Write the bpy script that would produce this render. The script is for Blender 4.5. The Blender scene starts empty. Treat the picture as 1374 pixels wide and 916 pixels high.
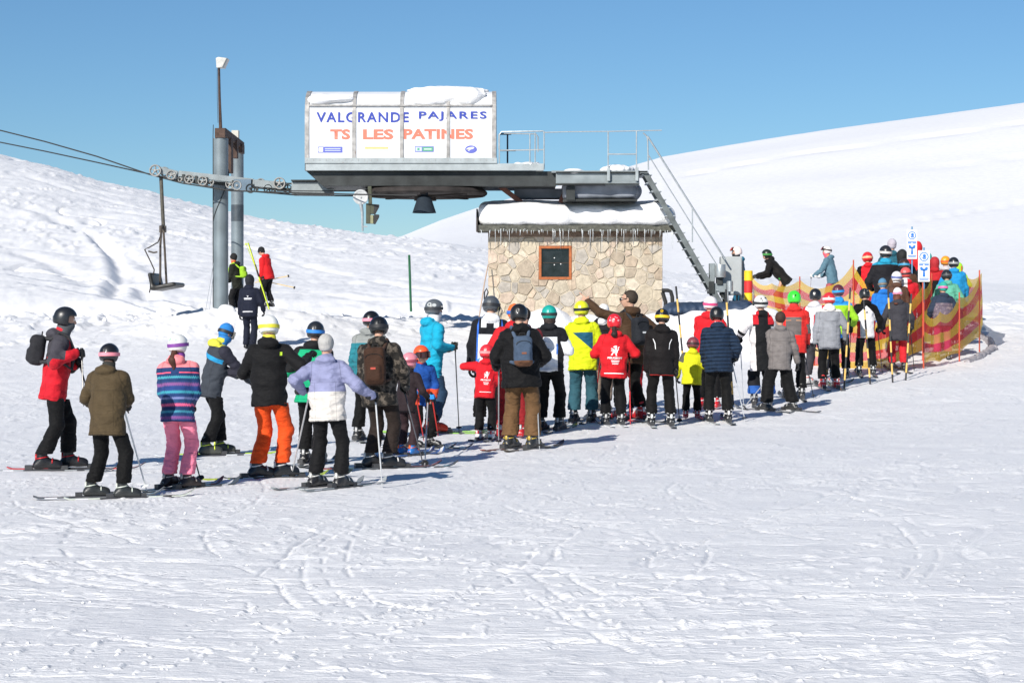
import bpy, math, random
import numpy as np
from mathutils import Vector, Matrix
from mathutils.bvhtree import BVHTree
# ------------------------------------------------------------------ camera, sky, sun, exposure
random.seed(7); np.random.seed(7)
sc = bpy.context.scene
C = sc.collection
F = 2672.0; PX = 687.0; HOR = 421.0; CH = 1.72
cam = bpy.data.objects.new('camera', bpy.data.cameras.new('camera')); C.objects.link(cam)
cam.location = (0, 0, CH); cam.rotation_euler = (math.radians(90), 0, 0)
cam.data.sensor_width = 36; cam.data.lens = F/1374*36
cam.data.shift_y = -(458-HOR)/1374
cam.data.clip_start = 0.1; cam.data.clip_end = 6000
sc.camera = cam
SUN_EL = math.radians(31)
SUN_DIR = Vector((-0.45*math.cos(SUN_EL), -0.893*math.cos(SUN_EL), math.sin(SUN_EL)))   # towards the sun
w = bpy.data.worlds.new('World'); sc.world = w; w.use_nodes = True
nt = w.node_tree; bg = nt.nodes['Background']
sky = nt.nodes.new('ShaderNodeTexSky'); sky.sky_type = 'NISHITA'; sky.sun_disc = False
sky.sun_elevation = SUN_EL
sky.sun_rotation = math.atan2(SUN_DIR.x, SUN_DIR.y)
sky.altitude = 2000; sky.air_density = 1.2; sky.dust_density = 0.0; sky.ozone_density = 8.0
tint = nt.nodes.new('ShaderNodeVectorMath'); tint.operation = 'MULTIPLY'; tint.inputs[1].default_value = (.93, .985, .94)
nt.links.new(sky.outputs[0], tint.inputs[0]); nt.links.new(tint.outputs[0], bg.inputs[0]); bg.inputs[1].default_value = 0.079
sun = bpy.data.objects.new('sun', bpy.data.lights.new('sun', 'SUN')); C.objects.link(sun)
sun.data.energy = 4.7; sun.data.angle = math.radians(0.5); sun.data.color = (1, .95, .87)
sun.rotation_euler = SUN_DIR.to_track_quat('Z', 'Y').to_euler()
sc.view_settings.view_transform = 'Standard'; sc.view_settings.look = 'None'
sc.view_settings.exposure = 0.31; sc.view_settings.gamma = 1
# ------------------------------------------------------------------ helpers
def lin(c):
    if isinstance(c, str):
        c = c.lstrip('#'); c = [int(c[i:i+2], 16)/255 for i in (0, 2, 4)]
        c = [x/12.92 if x <= .04045 else ((x+.055)/1.055)**2.4 for x in c]
    return (c[0], c[1], c[2], 1)
def N(nt, t, **kw):
    n = nt.nodes.new(t)
    for k, v in kw.items():
        if k.startswith('_'): n.inputs[int(k[1:])].default_value = v
        else: setattr(n, k, v)
    return n
_M = {}
def mat(name, col, rough=.6, metal=0., spec=.5, var=.0, vscale=8., bump=0., bscale=40., rust=0., alpha=1., trans=0., coord='Object', coat=0., sheen=0.):
    if name in _M: return _M[name]
    m = bpy.data.materials.new(name); m.use_nodes = True; nt = m.node_tree; L = nt.links.new
    b = nt.nodes['Principled BSDF']; b.inputs['Roughness'].default_value = rough; b.inputs['Metallic'].default_value = metal
    b.inputs['Specular IOR Level'].default_value = spec; b.inputs['Base Color'].default_value = lin(col)
    b.inputs['Coat Weight'].default_value = coat
    if sheen: b.inputs['Sheen Weight'].default_value = sheen
    if trans: b.inputs['Transmission Weight'].default_value = trans
    if alpha < 1: b.inputs['Alpha'].default_value = alpha
    tc = N(nt, 'ShaderNodeTexCoord')
    if var or rust:
        n = N(nt, 'ShaderNodeTexNoise'); n.inputs['Scale'].default_value = vscale; n.inputs['Detail'].default_value = 6
        L(tc.outputs[coord], n.inputs['Vector'])
        c = lin(col); out = None
        r = N(nt, 'ShaderNodeValToRGB'); r.color_ramp.elements[0].position = .3; r.color_ramp.elements[1].position = .7
        r.color_ramp.elements[0].color = tuple(x*(1-var) for x in c[:3])+(1,); r.color_ramp.elements[1].color = tuple(min(1, x*(1+var)) for x in c[:3])+(1,)
        L(n.outputs[0], r.inputs[0]); out = r.outputs[0]
        if rust:
            n2 = N(nt, 'ShaderNodeTexNoise'); n2.inputs['Scale'].default_value = vscale*.6; n2.inputs['Detail'].default_value = 8; n2.inputs['Roughness'].default_value = .7
            mp = N(nt, 'ShaderNodeMapping'); mp.inputs['Location'].default_value = (3, 5, 1); mp.inputs['Scale'].default_value = (1, 1, .35)
            L(tc.outputs[coord], mp.inputs[0]); L(mp.outputs[0], n2.inputs['Vector'])
            r2 = N(nt, 'ShaderNodeValToRGB'); r2.color_ramp.elements[0].position = .72-rust*.25; r2.color_ramp.elements[1].position = .80-rust*.2
            L(n2.outputs[0], r2.inputs[0])
            mx = N(nt, 'ShaderNodeMix', data_type='RGBA'); L(r2.outputs[0], mx.inputs[0]); L(out, mx.inputs[6]); mx.inputs[7].default_value = (.16, .065, .03, 1)
            out = mx.outputs[2]
        L(out, b.inputs['Base Color'])
    if bump:
        n3 = N(nt, 'ShaderNodeTexNoise'); n3.inputs['Scale'].default_value = bscale; n3.inputs['Detail'].default_value = 4
        L(tc.outputs[coord], n3.inputs['Vector'])
        bp = N(nt, 'ShaderNodeBump'); bp.inputs['Strength'].default_value = bump; bp.inputs['Distance'].default_value = .02
        L(n3.outputs[0], bp.inputs['Height']); L(bp.outputs[0], b.inputs['Normal'])
    _M[name] = m; return m
class MB:
    def __init__(s): s.v = []; s.f = []; s.mi = []
    def add(s, vs, fs, mi=0):
        o = len(s.v); s.v += [tuple(v) for v in vs]; s.f += [tuple(i+o for i in f) for f in fs]; s.mi += [mi]*len(fs); return s
    def box(s, a, b, mi=0, bev=0):
        x0, y0, z0 = a; x1, y1, z1 = b
        x0, x1 = min(x0, x1), max(x0, x1); y0, y1 = min(y0, y1), max(y0, y1); z0, z1 = min(z0, z1), max(z0, z1)
        vs = [(x0,y0,z0),(x1,y0,z0),(x1,y1,z0),(x0,y1,z0),(x0,y0,z1),(x1,y0,z1),(x1,y1,z1),(x0,y1,z1)]
        return s.add(vs, [(0,3,2,1),(4,5,6,7),(0,1,5,4),(1,2,6,5),(2,3,7,6),(3,0,4,7)], mi)
    def tube(s, path, r, n=8, mi=0, cap=True, flat=None):
        path = [Vector(p) for p in path]; k = len(path)
        rs = r if isinstance(r, (list, tuple)) else [r]*k
        rings = []; up = None
        for i, p in enumerate(path):
            d = (path[min(i+1, k-1)]-path[max(i-1, 0)]).normalized()
            if up is None:
                up = Vector((0, 0, 1)) if abs(d.z) < .9 else Vector((0, 1, 0))
                if flat is not None: up = Vector(flat)
            a = d.cross(up).normalized(); b = a.cross(d).normalized(); up = b
            fx = 1; fy = .25 if flat is not None else 1
            rings.append([p+a*(math.cos(t)*rs[i]*fx)+b*(math.sin(t)*rs[i]*fy) for t in [2*math.pi*j/n for j in range(n)]])
        vs = [v for rg in rings for v in rg]; fs = []
        for i in range(k-1):
            for j in range(n):
                fs.append((i*n+j, i*n+(j+1) % n, (i+1)*n+(j+1) % n, (i+1)*n+j))
        if cap: fs.append(tuple(range(n))[::-1]); fs.append(tuple((k-1)*n+j for j in range(n)))
        return s.add(vs, fs, mi)
    def beam(s, a, b, w, h, mi=0, up=(0, 0, 1)):
        a = Vector(a); b = Vector(b); d = (b-a).normalized(); u = Vector(up); x = d.cross(u).normalized(); z = x.cross(d).normalized()
        vs = [p+x*sx*w/2+z*sz*h/2 for p in (a, b) for sx, sz in ((-1,-1),(1,-1),(1,1),(-1,1))]
        return s.add(vs, [(0,3,2,1),(4,5,6,7),(0,1,5,4),(1,2,6,5),(2,3,7,6),(3,0,4,7)], mi)
    def prism(s, pts, d0, d1, axis='y', mi=0):
        n = len(pts)
        def P(p, d): return (p[0], d, p[1]) if axis == 'y' else ((d, p[0], p[1]) if axis == 'x' else (p[0], p[1], d))
        vs = [P(p, d0) for p in pts]+[P(p, d1) for p in pts]
        fs = [tuple(range(n)), tuple(range(n, 2*n))[::-1]]+[(i, i+n, (i+1) % n+n, (i+1) % n) for i in range(n)]
        return s.add(vs, fs, mi)
    def lathe(s, prof, c=(0,0,0), axis='z', n=24, mi=0):
        k = len(prof); vs = []
        for r, h in prof:
            for j in range(n):
                t = 2*math.pi*j/n; a, b = r*math.cos(t), r*math.sin(t)
                v = (a, b, h) if axis == 'z' else ((a, h, b) if axis == 'y' else (h, a, b))
                vs.append((v[0]+c[0], v[1]+c[1], v[2]+c[2]))
        fs = [(i*n+j, i*n+(j+1) % n, (i+1)*n+(j+1) % n, (i+1)*n+j) for i in range(k-1) for j in range(n)]
        return s.add(vs, fs, mi)
    def mesh(s, name, smooth=False, fix=True):
        m = bpy.data.meshes.new(name); m.from_pydata(s.v, [], s.f); m.update()
        if fix:
            import bmesh
            bm = bmesh.new(); bm.from_mesh(m); bmesh.ops.recalc_face_normals(bm, faces=bm.faces); bm.to_mesh(m); bm.free()
        m.polygons.foreach_set('material_index', s.mi)
        if smooth: m.polygons.foreach_set('use_smooth', [True]*len(m.polygons))
        return m
def link(name, me, mats, parent=None, bev=0, autos=False):
    if isinstance(me, MB): me = me.mesh(name, smooth=autos)
    o = bpy.data.objects.new(name, me); C.objects.link(o)
    if not isinstance(mats, (list, tuple)): mats = [mats]
    if len(me.materials) == 0:
        for m in mats: me.materials.append(m)
    if parent is not None: o.parent = parent
    if bev:
        b = o.modifiers.new('bevel', 'BEVEL'); b.width = bev; b.segments = 2; b.limit_method = 'ANGLE'
    if autos:
        try:
            me.set_sharp_from_angle(angle=math.radians(40))
        except Exception: pass
    return o
def tag(o, label=None, cat=None, group=None, kind=None):
    if label: o['label'] = label
    if cat: o['category'] = cat
    if group: o['group'] = group
    if kind: o['kind'] = kind
    return o
def empty(name, loc=(0,0,0)):
    o = bpy.data.objects.new(name, None); C.objects.link(o); o.location = loc; o.empty_display_size = .2; return o
def W(px, py, Y): return Vector(((px-PX)/F*Y, Y, CH-(py-HOR)/F*Y))
# ---- noise
def vn(x, y, seed=0.):
    xi = np.floor(x); yi = np.floor(y); fx = x-xi; fy = y-yi
    fx = fx*fx*fx*(fx*(fx*6-15)+10); fy = fy*fy*fy*(fy*(fy*6-15)+10)
    def h(a, b):
        s = np.sin(a*127.1+b*311.7+seed*74.7)*43758.5453; return s-np.floor(s)
    return (h(xi, yi)*(1-fx)+h(xi+1, yi)*fx)*(1-fy)+(h(xi, yi+1)*(1-fx)+h(xi+1, yi+1)*fx)*fy
def fbm(x, y, o=4, seed=0.):
    s = 0; a = .5; t = 0
    for i in range(o):
        s = s+a*vn(x*2**i+i*17.3, y*2**i-i*9.1, seed+i); t += a; a *= .5
    return s/t
# ------------------------------------------------------------------ terrain
TY = [-50, 0, 29, 33, 36, 39, 41, 45, 48, 53, 57, 60, 62]
TZ = [0, 0, .0, .06, .16, .32, .42, .68, .92, 1.42, 1.75, 1.93, 2.02]
LX = [-1500, -700, -300, 0, 60, 140, 200, 300, 380, 480, 540, 600, 655, 760, 900, 1000, 1150, 1400, 3000]
LP = [60, 110, 165, 208, 222, 245, 258, 285, 299, 313, 320, 327, 336, 352, 366, 372, 378, 384, 388]
RX = [-1500, 0, 400, 540, 590, 640, 700, 800, 890, 1000, 1100, 1200, 1290, 1374, 1600, 2100, 3000]
RP = [400, 390, 350, 317, 296, 279, 262, 236, 211, 193, 177, 163, 150, 138, 118, 100, 100]
GA = [(725, 412, 48.3, 1.0, .7), (790, 424, 48.4, 1.0, .6), (870, 424, 48.6, 1.2, .6), (940, 416, 46.5, 1.3, .8), (1010, 412, 46.5, 1.2, .9), (1060, 420, 46.0, 1.0, 1.0), (330, 415, 52.0, 2.6, 1.6), (304, 408, 51.6, .35, .25), (690, 428, 48.4, .8, .6)]
_t = np.linspace(0, 1, 3)
def sst(t): t = np.clip(t, 0, 1); return t*t*(3-2*t)
def zbase(Y):
    # smooth version of the table
    return (np.interp(Y-1.2, TY, TZ)+np.interp(Y, TY, TZ)+np.interp(Y+1.2, TY, TZ))/3
def ground(X, Y, mounds=True):
    X = np.asarray(X, float); Y = np.asarray(Y, float)
    Yc = np.maximum(Y, 8.); px = PX+F*X/Yc
    z0 = zbase(np.minimum(Y, 62))
    pyA = HOR+F*(CH-2.02)/62
    Yr = np.interp(px, [-1500, 0, 540, 1000, 3000], [150, 135, 112, 95, 90])
    pl = np.interp(px, LX, LP)
    t = (Y-62)/(Yr-62)
    s = np.where(t < 1, np.sin(np.clip(t, 0, 1)*np.pi/2)**1.12, 1)
    py = pyA+(pl-pyA)*s
    drop = 26*(1-sst((px-880)/220))
    t2 = sst((Y-Yr)/(185-Yr)); py2 = pl+drop*t2
    pr = np.interp(px, RX, RP)
    t3 = np.clip((Y-185)/(430-185), 0, 1); py3 = (pl+drop)+(pr-(pl+drop))*np.sin(t3*np.pi/2)**1.05
    py = np.where(Y < Yr, py, np.where(Y < 185, py2, py3))
    py = py+np.where(Y > 430, (Y-430)*.05, 0)
    zf = CH-(py-HOR)/F*Y
    zf = np.where(Y > 700, zf-(Y-700)*.05, zf)
    z = np.where(Y > 62, zf, z0)
    # dip added to keep the station's cast shadow out of view, then rolls
    z = z-1.1*np.exp(-((Y-61.5)/3.2)**2)*(1-sst((X-4.5)/2.5))*(Y > 50)
    m = sst((Y-66)/30)
    z = z+m*(1-sst((Y-170)/60))*.09*(fbm(X/14+3, Y/9, 3, 5)-.5)*2
    z = z+m*(1-sst((Y-170)/60))*(fbm(X/3.1, Y/2.1, 3, 8)-.5)*.13
    z = z+(sst((Y-190)/60))*1.6*(fbm(X/60, Y/45, 2, 15)-.5)
    z = z+.05*(fbm(X/2.5, Y/2.5, 2, 21)-.5)*sst((Y-6)/3)
    if mounds:
        mm = 0
        for gx, gy, gY, sx, sy in GA:
            c = W(gx, gy, gY); zb = float(zbase(gY))
            mm = np.maximum(mm, (c.z-zb)*np.exp(-((X-c.x)/sx)**4-((Y-c.y)/sy)**2))
        z = z+mm*(1+.3*(fbm(X*2.1, Y*2.1, 2, 4)-.5))
    return z
def gz(x, y): return float(ground(np.array([x]), np.array([y]))[0])
_YS = np.linspace(9, 62, 900)
def hit(px, py):
    X = (px-PX)/F*_YS; z = ground(X, _YS, False); p = HOR+F*(CH-z)/_YS
    i = np.argmax(p <= py)
    if i == 0: return float(_YS[0] if p[0] <= py else _YS[-1])
    a = (p[i-1]-py)/(p[i-1]-p[i]+1e-9); return float(_YS[i-1]+a*(_YS[i]-_YS[i-1]))
def ridge(x, y, ang, lx, ly, seed, wd):
    c, s = math.cos(ang), math.sin(ang); u = x*c+y*s; v = -x*s+y*c
    n = vn(u/lx+2*vn(u/lx*.7, v/ly*.15, seed+3), v/ly, seed)-.5
    g = vn(u/lx*1.7+5, v/ly*.4, seed+9)
    return np.clip(1-np.abs(n)/wd, 0, 1)*sst((g-.5)/.2)
def detail(X, Y):
    near = 1-sst((Y-45)/12)
    d = np.zeros_like(X)
    # ski tracks: long shallow grooves with a small lip
    for ang, lx, ly, sd, wd, a in ((.15, 5, .55, 1, .05, .022), (-.25, 6, .7, 2, .045, .02), (.75, 4, .8, 3, .035, .024), (1.15, 3.2, 1.1, 4, .03, .028), (.95, 2.6, 1.3, 5, .022, .03), (-.6, 4, .9, 6, .04, .02), (.05, 4, .3, 7, .08, .014), (-.1, 7, .45, 11, .07, .016), (.6, 2.0, .9, 14, .03, .022)):
        r = ridge(X, Y, ang, lx, ly, sd, wd); d -= a*.6*r
    # crumbs and clods
    cl = fbm(X*7, Y*4.5, 3, 31); msk = sst((fbm(X*.6, Y*.4, 3, 33)-.45)/.2)
    d += np.clip(cl-.6, 0, 1)*.06*msk+(cl-.5)*.010
    c2 = vn(X*20, Y*13, 41); d += np.clip(c2-.82, 0, 1)*.09*sst((vn(X*.9, Y*.8, 43)-.4)/.3)
    d += (fbm(X*1.6, Y*1.1, 3, 51)-.5)*.014
    # trodden band along the queue
    d = d*near
    # benches and slope texture further out
    mid = sst((Y-44)/8)*(1-sst((Y-150)/40))
    pxx = PX+F*X/np.maximum(Y, 8)
    soft = 1-.85*sst((pxx-960)/160)*sst((Y-60)/8)
    tr = 0
    for ang, lx, ly, sd, wd, a in ((-.25, 14, 1.6, 61, .10, .10), (-.38, 18, 2.6, 62, .12, .14), (-.15, 10, .9, 63, .12, .07), (1.25, 8, 5, 64, .03, .35), (-.5, 12, 3, 66, .08, .12)):
        tr = tr-a*ridge(X, Y, ang, lx, ly, sd, wd)
    tr = tr*.55+(fbm(X*1.3, Y*.8, 4, 71)-.5)*.11+(fbm(X*3.4, Y*2.2, 3, 78)-.5)*.05+np.clip(fbm(X*2.2, Y*1.2, 3, 73)-.58, 0, 1)*.45*sst((fbm(X*.12, Y*.1, 2, 75)-.42)/.15)
    d = d+tr*mid*soft
    band = np.exp(-((Y-55.5)/2.2)**2)*np.clip(fbm(X*1.1, Y*1.1, 3, 81)-.54, 0, 1)*.6
    d = d+band*(1-sst((pxx-1180)/80))
    return d
def carve(X, Y, D, pts, w_, dep, seed, lip=.3, brk=.35):
    pts = np.array(pts, float); lo = pts.min(0)-w_*5; hi = pts.max(0)+w_*5
    m = (X > lo[0]) & (X < hi[0]) & (Y > lo[1]) & (Y < hi[1])
    if not m.any(): return
    x = X[m]; y = Y[m]; best = np.full(x.shape, 1e9); sd = np.zeros(x.shape); al = np.zeros(x.shape); acc = 0
    for a, b in zip(pts[:-1], pts[1:]):
        ab = b-a; L_ = np.hypot(*ab); t = np.clip(((x-a[0])*ab[0]+(y-a[1])*ab[1])/L_**2, 0, 1)
        dx = x-a[0]-t*ab[0]; dy = y-a[1]-t*ab[1]; d = np.hypot(dx, dy); c = d < best
        best = np.where(c, d, best); sd = np.where(c, np.sign(dx*ab[1]-dy*ab[0]), sd); al = np.where(c, acc+t*L_, al); acc += L_
    br = sst((vn(al*2.3/max(w_*20, .5), al*0+seed, seed)-brk)/.15)*sst(al/(w_*6))*sst((acc-al)/(w_*6))
    g = -dep*np.exp(-(best/w_)**2)+dep*lip*np.exp(-((best-w_*1.9)/w_)**2)*(sd > 0)
    D[m] += g*br
def tracks(X, Y, D):
    rs = random.Random(21)
    for i in range(130):
        y0 = 9.5+rs.random()**1.3*19; x0 = rs.uniform(-.27, .27)*y0
        if i % 3 == 0: x0 = -abs(x0)
        a = rs.choice([rs.gauss(.9, .2), rs.gauss(2.2, .2), rs.gauss(.35, .15), rs.gauss(2.8, .15)]); n_ = 9; st_ = rs.uniform(.25, .6); k = rs.uniform(-.12, .12); p = [(x0, y0)]
        for j in range(n_): a += k+rs.uniform(-.04, .04); p.append((p[-1][0]+math.cos(a)*st_, p[-1][1]+math.sin(a)*st_*1.3))
        w_ = rs.uniform(.012, .022)
        carve(X, Y, D, p, w_, rs.uniform(.008, .017), i, .05)
        if i % 2 == 0: carve(X, Y, D, [(q[0]+.16, q[1]+.05) for q in p], w_, rs.uniform(.006, .012), i+50, .05)
    ys = np.linspace(62.5, 134, 1500)
    def far(px, py):
        z = ground((px-PX)/F*ys, ys, False); p = HOR+F*(CH-z)/ys; i = int(np.argmax(p <= py)); return ((px-PX)/F*ys[i], ys[i])
    for pl, w_, dep in (([(118, 294), (126, 304), (137, 325), (152, 338), (160, 352), (163, 372), (156, 385), (153, 401)], .32, .55), ([(176, 360), (186, 378), (197, 396), (207, 407)], .35, .4), ([(0, 268), (60, 285), (130, 318), (190, 350), (260, 392)], .5, .22), ([(20, 232), (120, 262), (240, 292), (380, 322), (560, 352)], .45, .16), ([(100, 250), (240, 280), (420, 316), (640, 352)], .4, .14), ([(0, 330), (70, 352), (140, 388)], .5, .25), ([(330, 330), (480, 372), (640, 400)], .35, .2), ([(545, 322), (600, 331), (655, 341)], .25, .25)):
        carve(X, Y, D, [far(*p) for p in pl], w_, dep*.5, pl[0][0], .3, .1)
    ys = np.linspace(186, 428, 2500)
    for pl, w_, dep in (([(880, 243), (960, 227), (1040, 212), (1150, 196), (1260, 181), (1420, 160)], 1.3, 1.3), ([(1180, 232), (1280, 222), (1420, 205)], 1.0, .5), ([(1060, 330), (1200, 300), (1420, 262)], .8, .4), ([(940, 300), (1100, 276), (1300, 258)], .7, .3)):
        carve(X, Y, D, [far(*p) for p in pl], w_, dep, 3, 0, -1)
def build_ground():
    ys = []
    py = 1010.
    while True:
        Y = F*CH/(py-HOR)
        if Y > 30: break
        ys.append(Y); py -= .95
    y = 30.
    while y < 64: ys.append(y); y += .10
    while y < 140: ys.append(y); y *= 1.0034
    while y < 460: ys.append(y); y *= 1.011
    while y < 3000: ys.append(y); y *= 1.12
    ys = [-40, -20, -8, 0, 4, 6, 7]+[v for v in ys if v > 7.2]
    ys = np.array(ys)
    pxs = np.concatenate([np.linspace(-7300, -1500, 8)[:-1], np.linspace(-1500, -60, 60)[:-1], np.arange(-60, 1440, 2.1), np.linspace(1440, 2900, 60)[1:], np.linspace(2900, 8700, 8)[1:]])
    U = (pxs-PX)/F
    YY, UU = np.meshgrid(ys, U, indexing='ij'); XX = UU*np.maximum(YY, 8.)
    D = detail(XX, YY)*(YY > 6); tracks(XX, YY, D); Z = ground(XX, YY)+D
    nr, nc = XX.shape
    co = np.stack([XX, YY, Z], -1).reshape(-1, 3).astype(np.float32)
    idx = np.arange(nr*nc).reshape(nr, nc)
    q = np.stack([idx[:-1, :-1], idx[:-1, 1:], idx[1:, 1:], idx[1:, :-1]], -1).reshape(-1, 4)
    return np_mesh('snow_ground', co, q)
def np_mesh(name, co, q):
    me = bpy.data.meshes.new(name)
    me.vertices.add(len(co)); me.vertices.foreach_set('co', np.ascontiguousarray(co, np.float32).ravel())
    me.loops.add(len(q)*4); me.loops.foreach_set('vertex_index', q.astype(np.int32).ravel())
    me.polygons.add(len(q)); me.polygons.foreach_set('loop_start', np.arange(0, len(q)*4, 4, dtype=np.int32))
    try: me.polygons.foreach_set('loop_total', np.full(len(q), 4, np.int32))
    except Exception: pass
    me.polygons.foreach_set('use_smooth', np.ones(len(q), bool))
    me.update(); me.validate()
    return me
def snow_mat():
    m = bpy.data.materials.new('snow'); m.use_nodes = True; nt = m.node_tree; L = nt.links.new; b = nt.nodes['Principled BSDF']
    b.inputs['Roughness'].default_value = .55; b.inputs['Specular IOR Level'].default_value = .25
    tc = N(nt, 'ShaderNodeTexCoord')
    n = N(nt, 'ShaderNodeTexNoise'); n.inputs['Scale'].default_value = 1.2; n.inputs['Detail'].default_value = 6; L(tc.outputs['Object'], n.inputs['Vector'])
    r = N(nt, 'ShaderNodeValToRGB'); r.color_ramp.elements[0].position = .35; r.color_ramp.elements[1].position = .65
    r.color_ramp.elements[0].color = (.785, .785, .80, 1); r.color_ramp.elements[1].color = (.84, .838, .842, 1)
    L(n.outputs[0], r.inputs[0]); L(r.outputs[0], b.inputs['Base Color'])
    prev = None
    geo = N(nt, 'ShaderNodeNewGeometry'); sep = N(nt, 'ShaderNodeSeparateXYZ'); L(geo.outputs['Position'], sep.inputs[0])
    fade = N(nt, 'ShaderNodeMapRange'); fade.inputs[1].default_value = 40; fade.inputs[2].default_value = 170; fade.inputs[3].default_value = 1; fade.inputs[4].default_value = .3
    L(sep.outputs[1], fade.inputs[0])
    for sx, sy, sc_, dist, st in ((.6, 1, 9, .035, .5), (.25, 1.5, 22, .022, .75), (.6, 1.2, 70, .008, .9)):
        mp = N(nt, 'ShaderNodeMapping'); mp.inputs['Scale'].default_value = (sx, sy, 1); mp.inputs['Rotation'].default_value = (0, 0, .2)
        L(tc.outputs['Object'], mp.inputs[0])
        n3 = N(nt, 'ShaderNodeTexNoise'); n3.inputs['Scale'].default_value = sc_; n3.inputs['Detail'].default_value = 5; n3.inputs['Roughness'].default_value = .6; L(mp.outputs[0], n3.inputs['Vector'])
        bp = N(nt, 'ShaderNodeBump'); bp.inputs['Distance'].default_value = dist
        mm = N(nt, 'ShaderNodeMath', operation='MULTIPLY'); mm.inputs[1].default_value = st; L(fade.outputs[0], mm.inputs[0]); L(mm.outputs[0], bp.inputs['Strength'])
        L(n3.outputs[0], bp.inputs['Height'])
        if prev: L(prev.outputs[0], bp.inputs['Normal'])
        prev = bp
    L(prev.outputs[0], b.inputs['Normal'])
    return m
SNOW = snow_mat()
g = link('snow_ground', build_ground(), SNOW); tag(g, 'trampled white snow slope rising to smooth snowy hills', None, None, 'structure')
# ------------------------------------------------------------------ surface nets (smooth blended solids)
def mesh_sdf(f, lo, hi, h):
    lo = np.array(lo, float)-h*1.5; hi = np.array(hi, float)+h*1.5
    n = np.ceil((hi-lo)/h).astype(int)+1
    ax = [lo[i]+h*np.arange(n[i]) for i in range(3)]
    G = np.stack(np.meshgrid(*ax, indexing='ij'), -1).reshape(-1, 3).astype(np.float32)
    D = f(G).reshape(n).astype(np.float32)
    D[0] = np.maximum(D[0], h); D[-1] = np.maximum(D[-1], h); D[:, 0] = np.maximum(D[:, 0], h); D[:, -1] = np.maximum(D[:, -1], h); D[:, :, 0] = np.maximum(D[:, :, 0], h); D[:, :, -1] = np.maximum(D[:, :, -1], h)
    S = D < 0
    acc = np.zeros((n[0]-1, n[1]-1, n[2]-1, 3), np.float32); cnt = np.zeros((n[0]-1, n[1]-1, n[2]-1), np.float32)
    rng = [slice(None, -1), slice(1, None)]
    for a in range(3):
        o = [i for i in range(3) if i != a]
        for i in (0, 1):
            for j in (0, 1):
                s0 = [None]*3; s1 = [None]*3; s0[a] = rng[0]; s1[a] = rng[1]; s0[o[0]] = s1[o[0]] = rng[i]; s0[o[1]] = s1[o[1]] = rng[j]
                d0 = D[tuple(s0)]; d1 = D[tuple(s1)]; c = (d0 < 0) != (d1 < 0)
                t = np.where(c, d0/(d0-d1+1e-12), 0)
                acc[..., a] += np.where(c, t, 0); acc[..., o[0]] += np.where(c, i, 0); acc[..., o[1]] += np.where(c, j, 0); cnt += c
    act = cnt > 0; ids = -np.ones(act.shape, np.int64); ids[act] = np.arange(act.sum())
    ijk = np.stack(np.nonzero(act), -1)
    V = lo+h*(ijk+acc[act]/cnt[act][:, None])
    Q = []
    for a in range(3):
        b, c = (a+1) % 3, (a+2) % 3
        s0 = [slice(None)]*3; s1 = [slice(None)]*3; s0[a] = slice(None, -1); s1[a] = slice(1, None)
        A = S[tuple(s0)]; B = S[tuple(s1)]; E = np.stack(np.nonzero(A != B), -1)
        if len(E) == 0: continue
        ok = (E[:, b] > 0) & (E[:, c] > 0) & (E[:, b] < n[b]-1) & (E[:, c] < n[c]-1); E = E[ok]
        fl = A[tuple(E.T)]
        def g(db, dc):
            e = E.copy(); e[:, b] += db; e[:, c] += dc; return ids[tuple(e.T)]
        q = np.stack([g(-1, -1), g(0, -1), g(0, 0), g(-1, 0)], -1)
        q[~fl] = q[~fl][:, ::-1]
        Q.append(q)
    Q = np.concatenate(Q)
    return V, Q
def smin(a, b, k):
    h = np.clip(.5+.5*(b-a)/k, 0, 1); return b*(1-h)+a*h-k*h*(1-h)
def smax(a, b, k): return -smin(-a, -b, k)
def cone(P, a, b, ra, rb):
    a = np.asarray(a, np.float32); b = np.asarray(b, np.float32); ab = b-a; pa = P-a
    t = np.clip(pa@ab/max(float(ab@ab), 1e-9), 0, 1)
    return np.sqrt(((pa-t[:, None]*ab)**2).sum(1))-(ra+(rb-ra)*t)
def ell(P, c, R):
    R = np.asarray(R, np.float32); return (np.sqrt((((P-np.asarray(c, np.float32))/R)**2).sum(1))-1)*float(R.min())
def rbox(P, c, H, r):
    q = np.abs(P-np.asarray(c, np.float32))-(np.asarray(H, np.float32)-r)
    return np.sqrt((np.maximum(q, 0)**2).sum(1))+np.minimum(q.max(1), 0)-r
def n3(P, f, seed, zf=1.):
    r = np.random.RandomState(seed); s = 0
    for i in range(4):
        k = r.randn(3)*f*(1+.4*i); k[2] *= zf; k2 = r.randn(3)*f*.5
        s = s+np.sin(P@k.astype(np.float32)+1.6*np.sin(P@k2.astype(np.float32)+i)+r.rand()*6)
    return s/4

def n3r(P, f, seed, zf=1.):
    return 1-2.2*np.abs(n3(P, f, seed, zf))
# ------------------------------------------------------------------ materials of the lift
STEEL = mat('grey_painted_steel', (.23, .26, .27), .5, .3, var=.18, vscale=3, rust=.25, bump=.15)
STEEL_L = mat('pale_painted_steel', (.33, .365, .375), .5, .2, var=.15, vscale=4, rust=.28, bump=.1)
STEEL_D = mat('dark_steel', (.03, .034, .034), .55, .3, var=.4, vscale=3, rust=.2, bump=.2)
GALV = mat('galvanised_steel', (.42, .45, .46), .42, .6, var=.15, vscale=10, bump=.1)
RUST = mat('rusty_brown_steel', (.075, .045, .034), .85, var=.4, vscale=9, bump=.4)
RUBBER = mat('black_rubber', (.02, .02, .02), .7)
WHITE_P = mat('white_sign_sheet', (.70, .71, .73), .45, var=.07, vscale=2, rust=.05, bump=.04, bscale=6)
WHEEL = mat('pale_grey_wheel', (.30, .295, .28), .6, var=.2, vscale=12)
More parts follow.
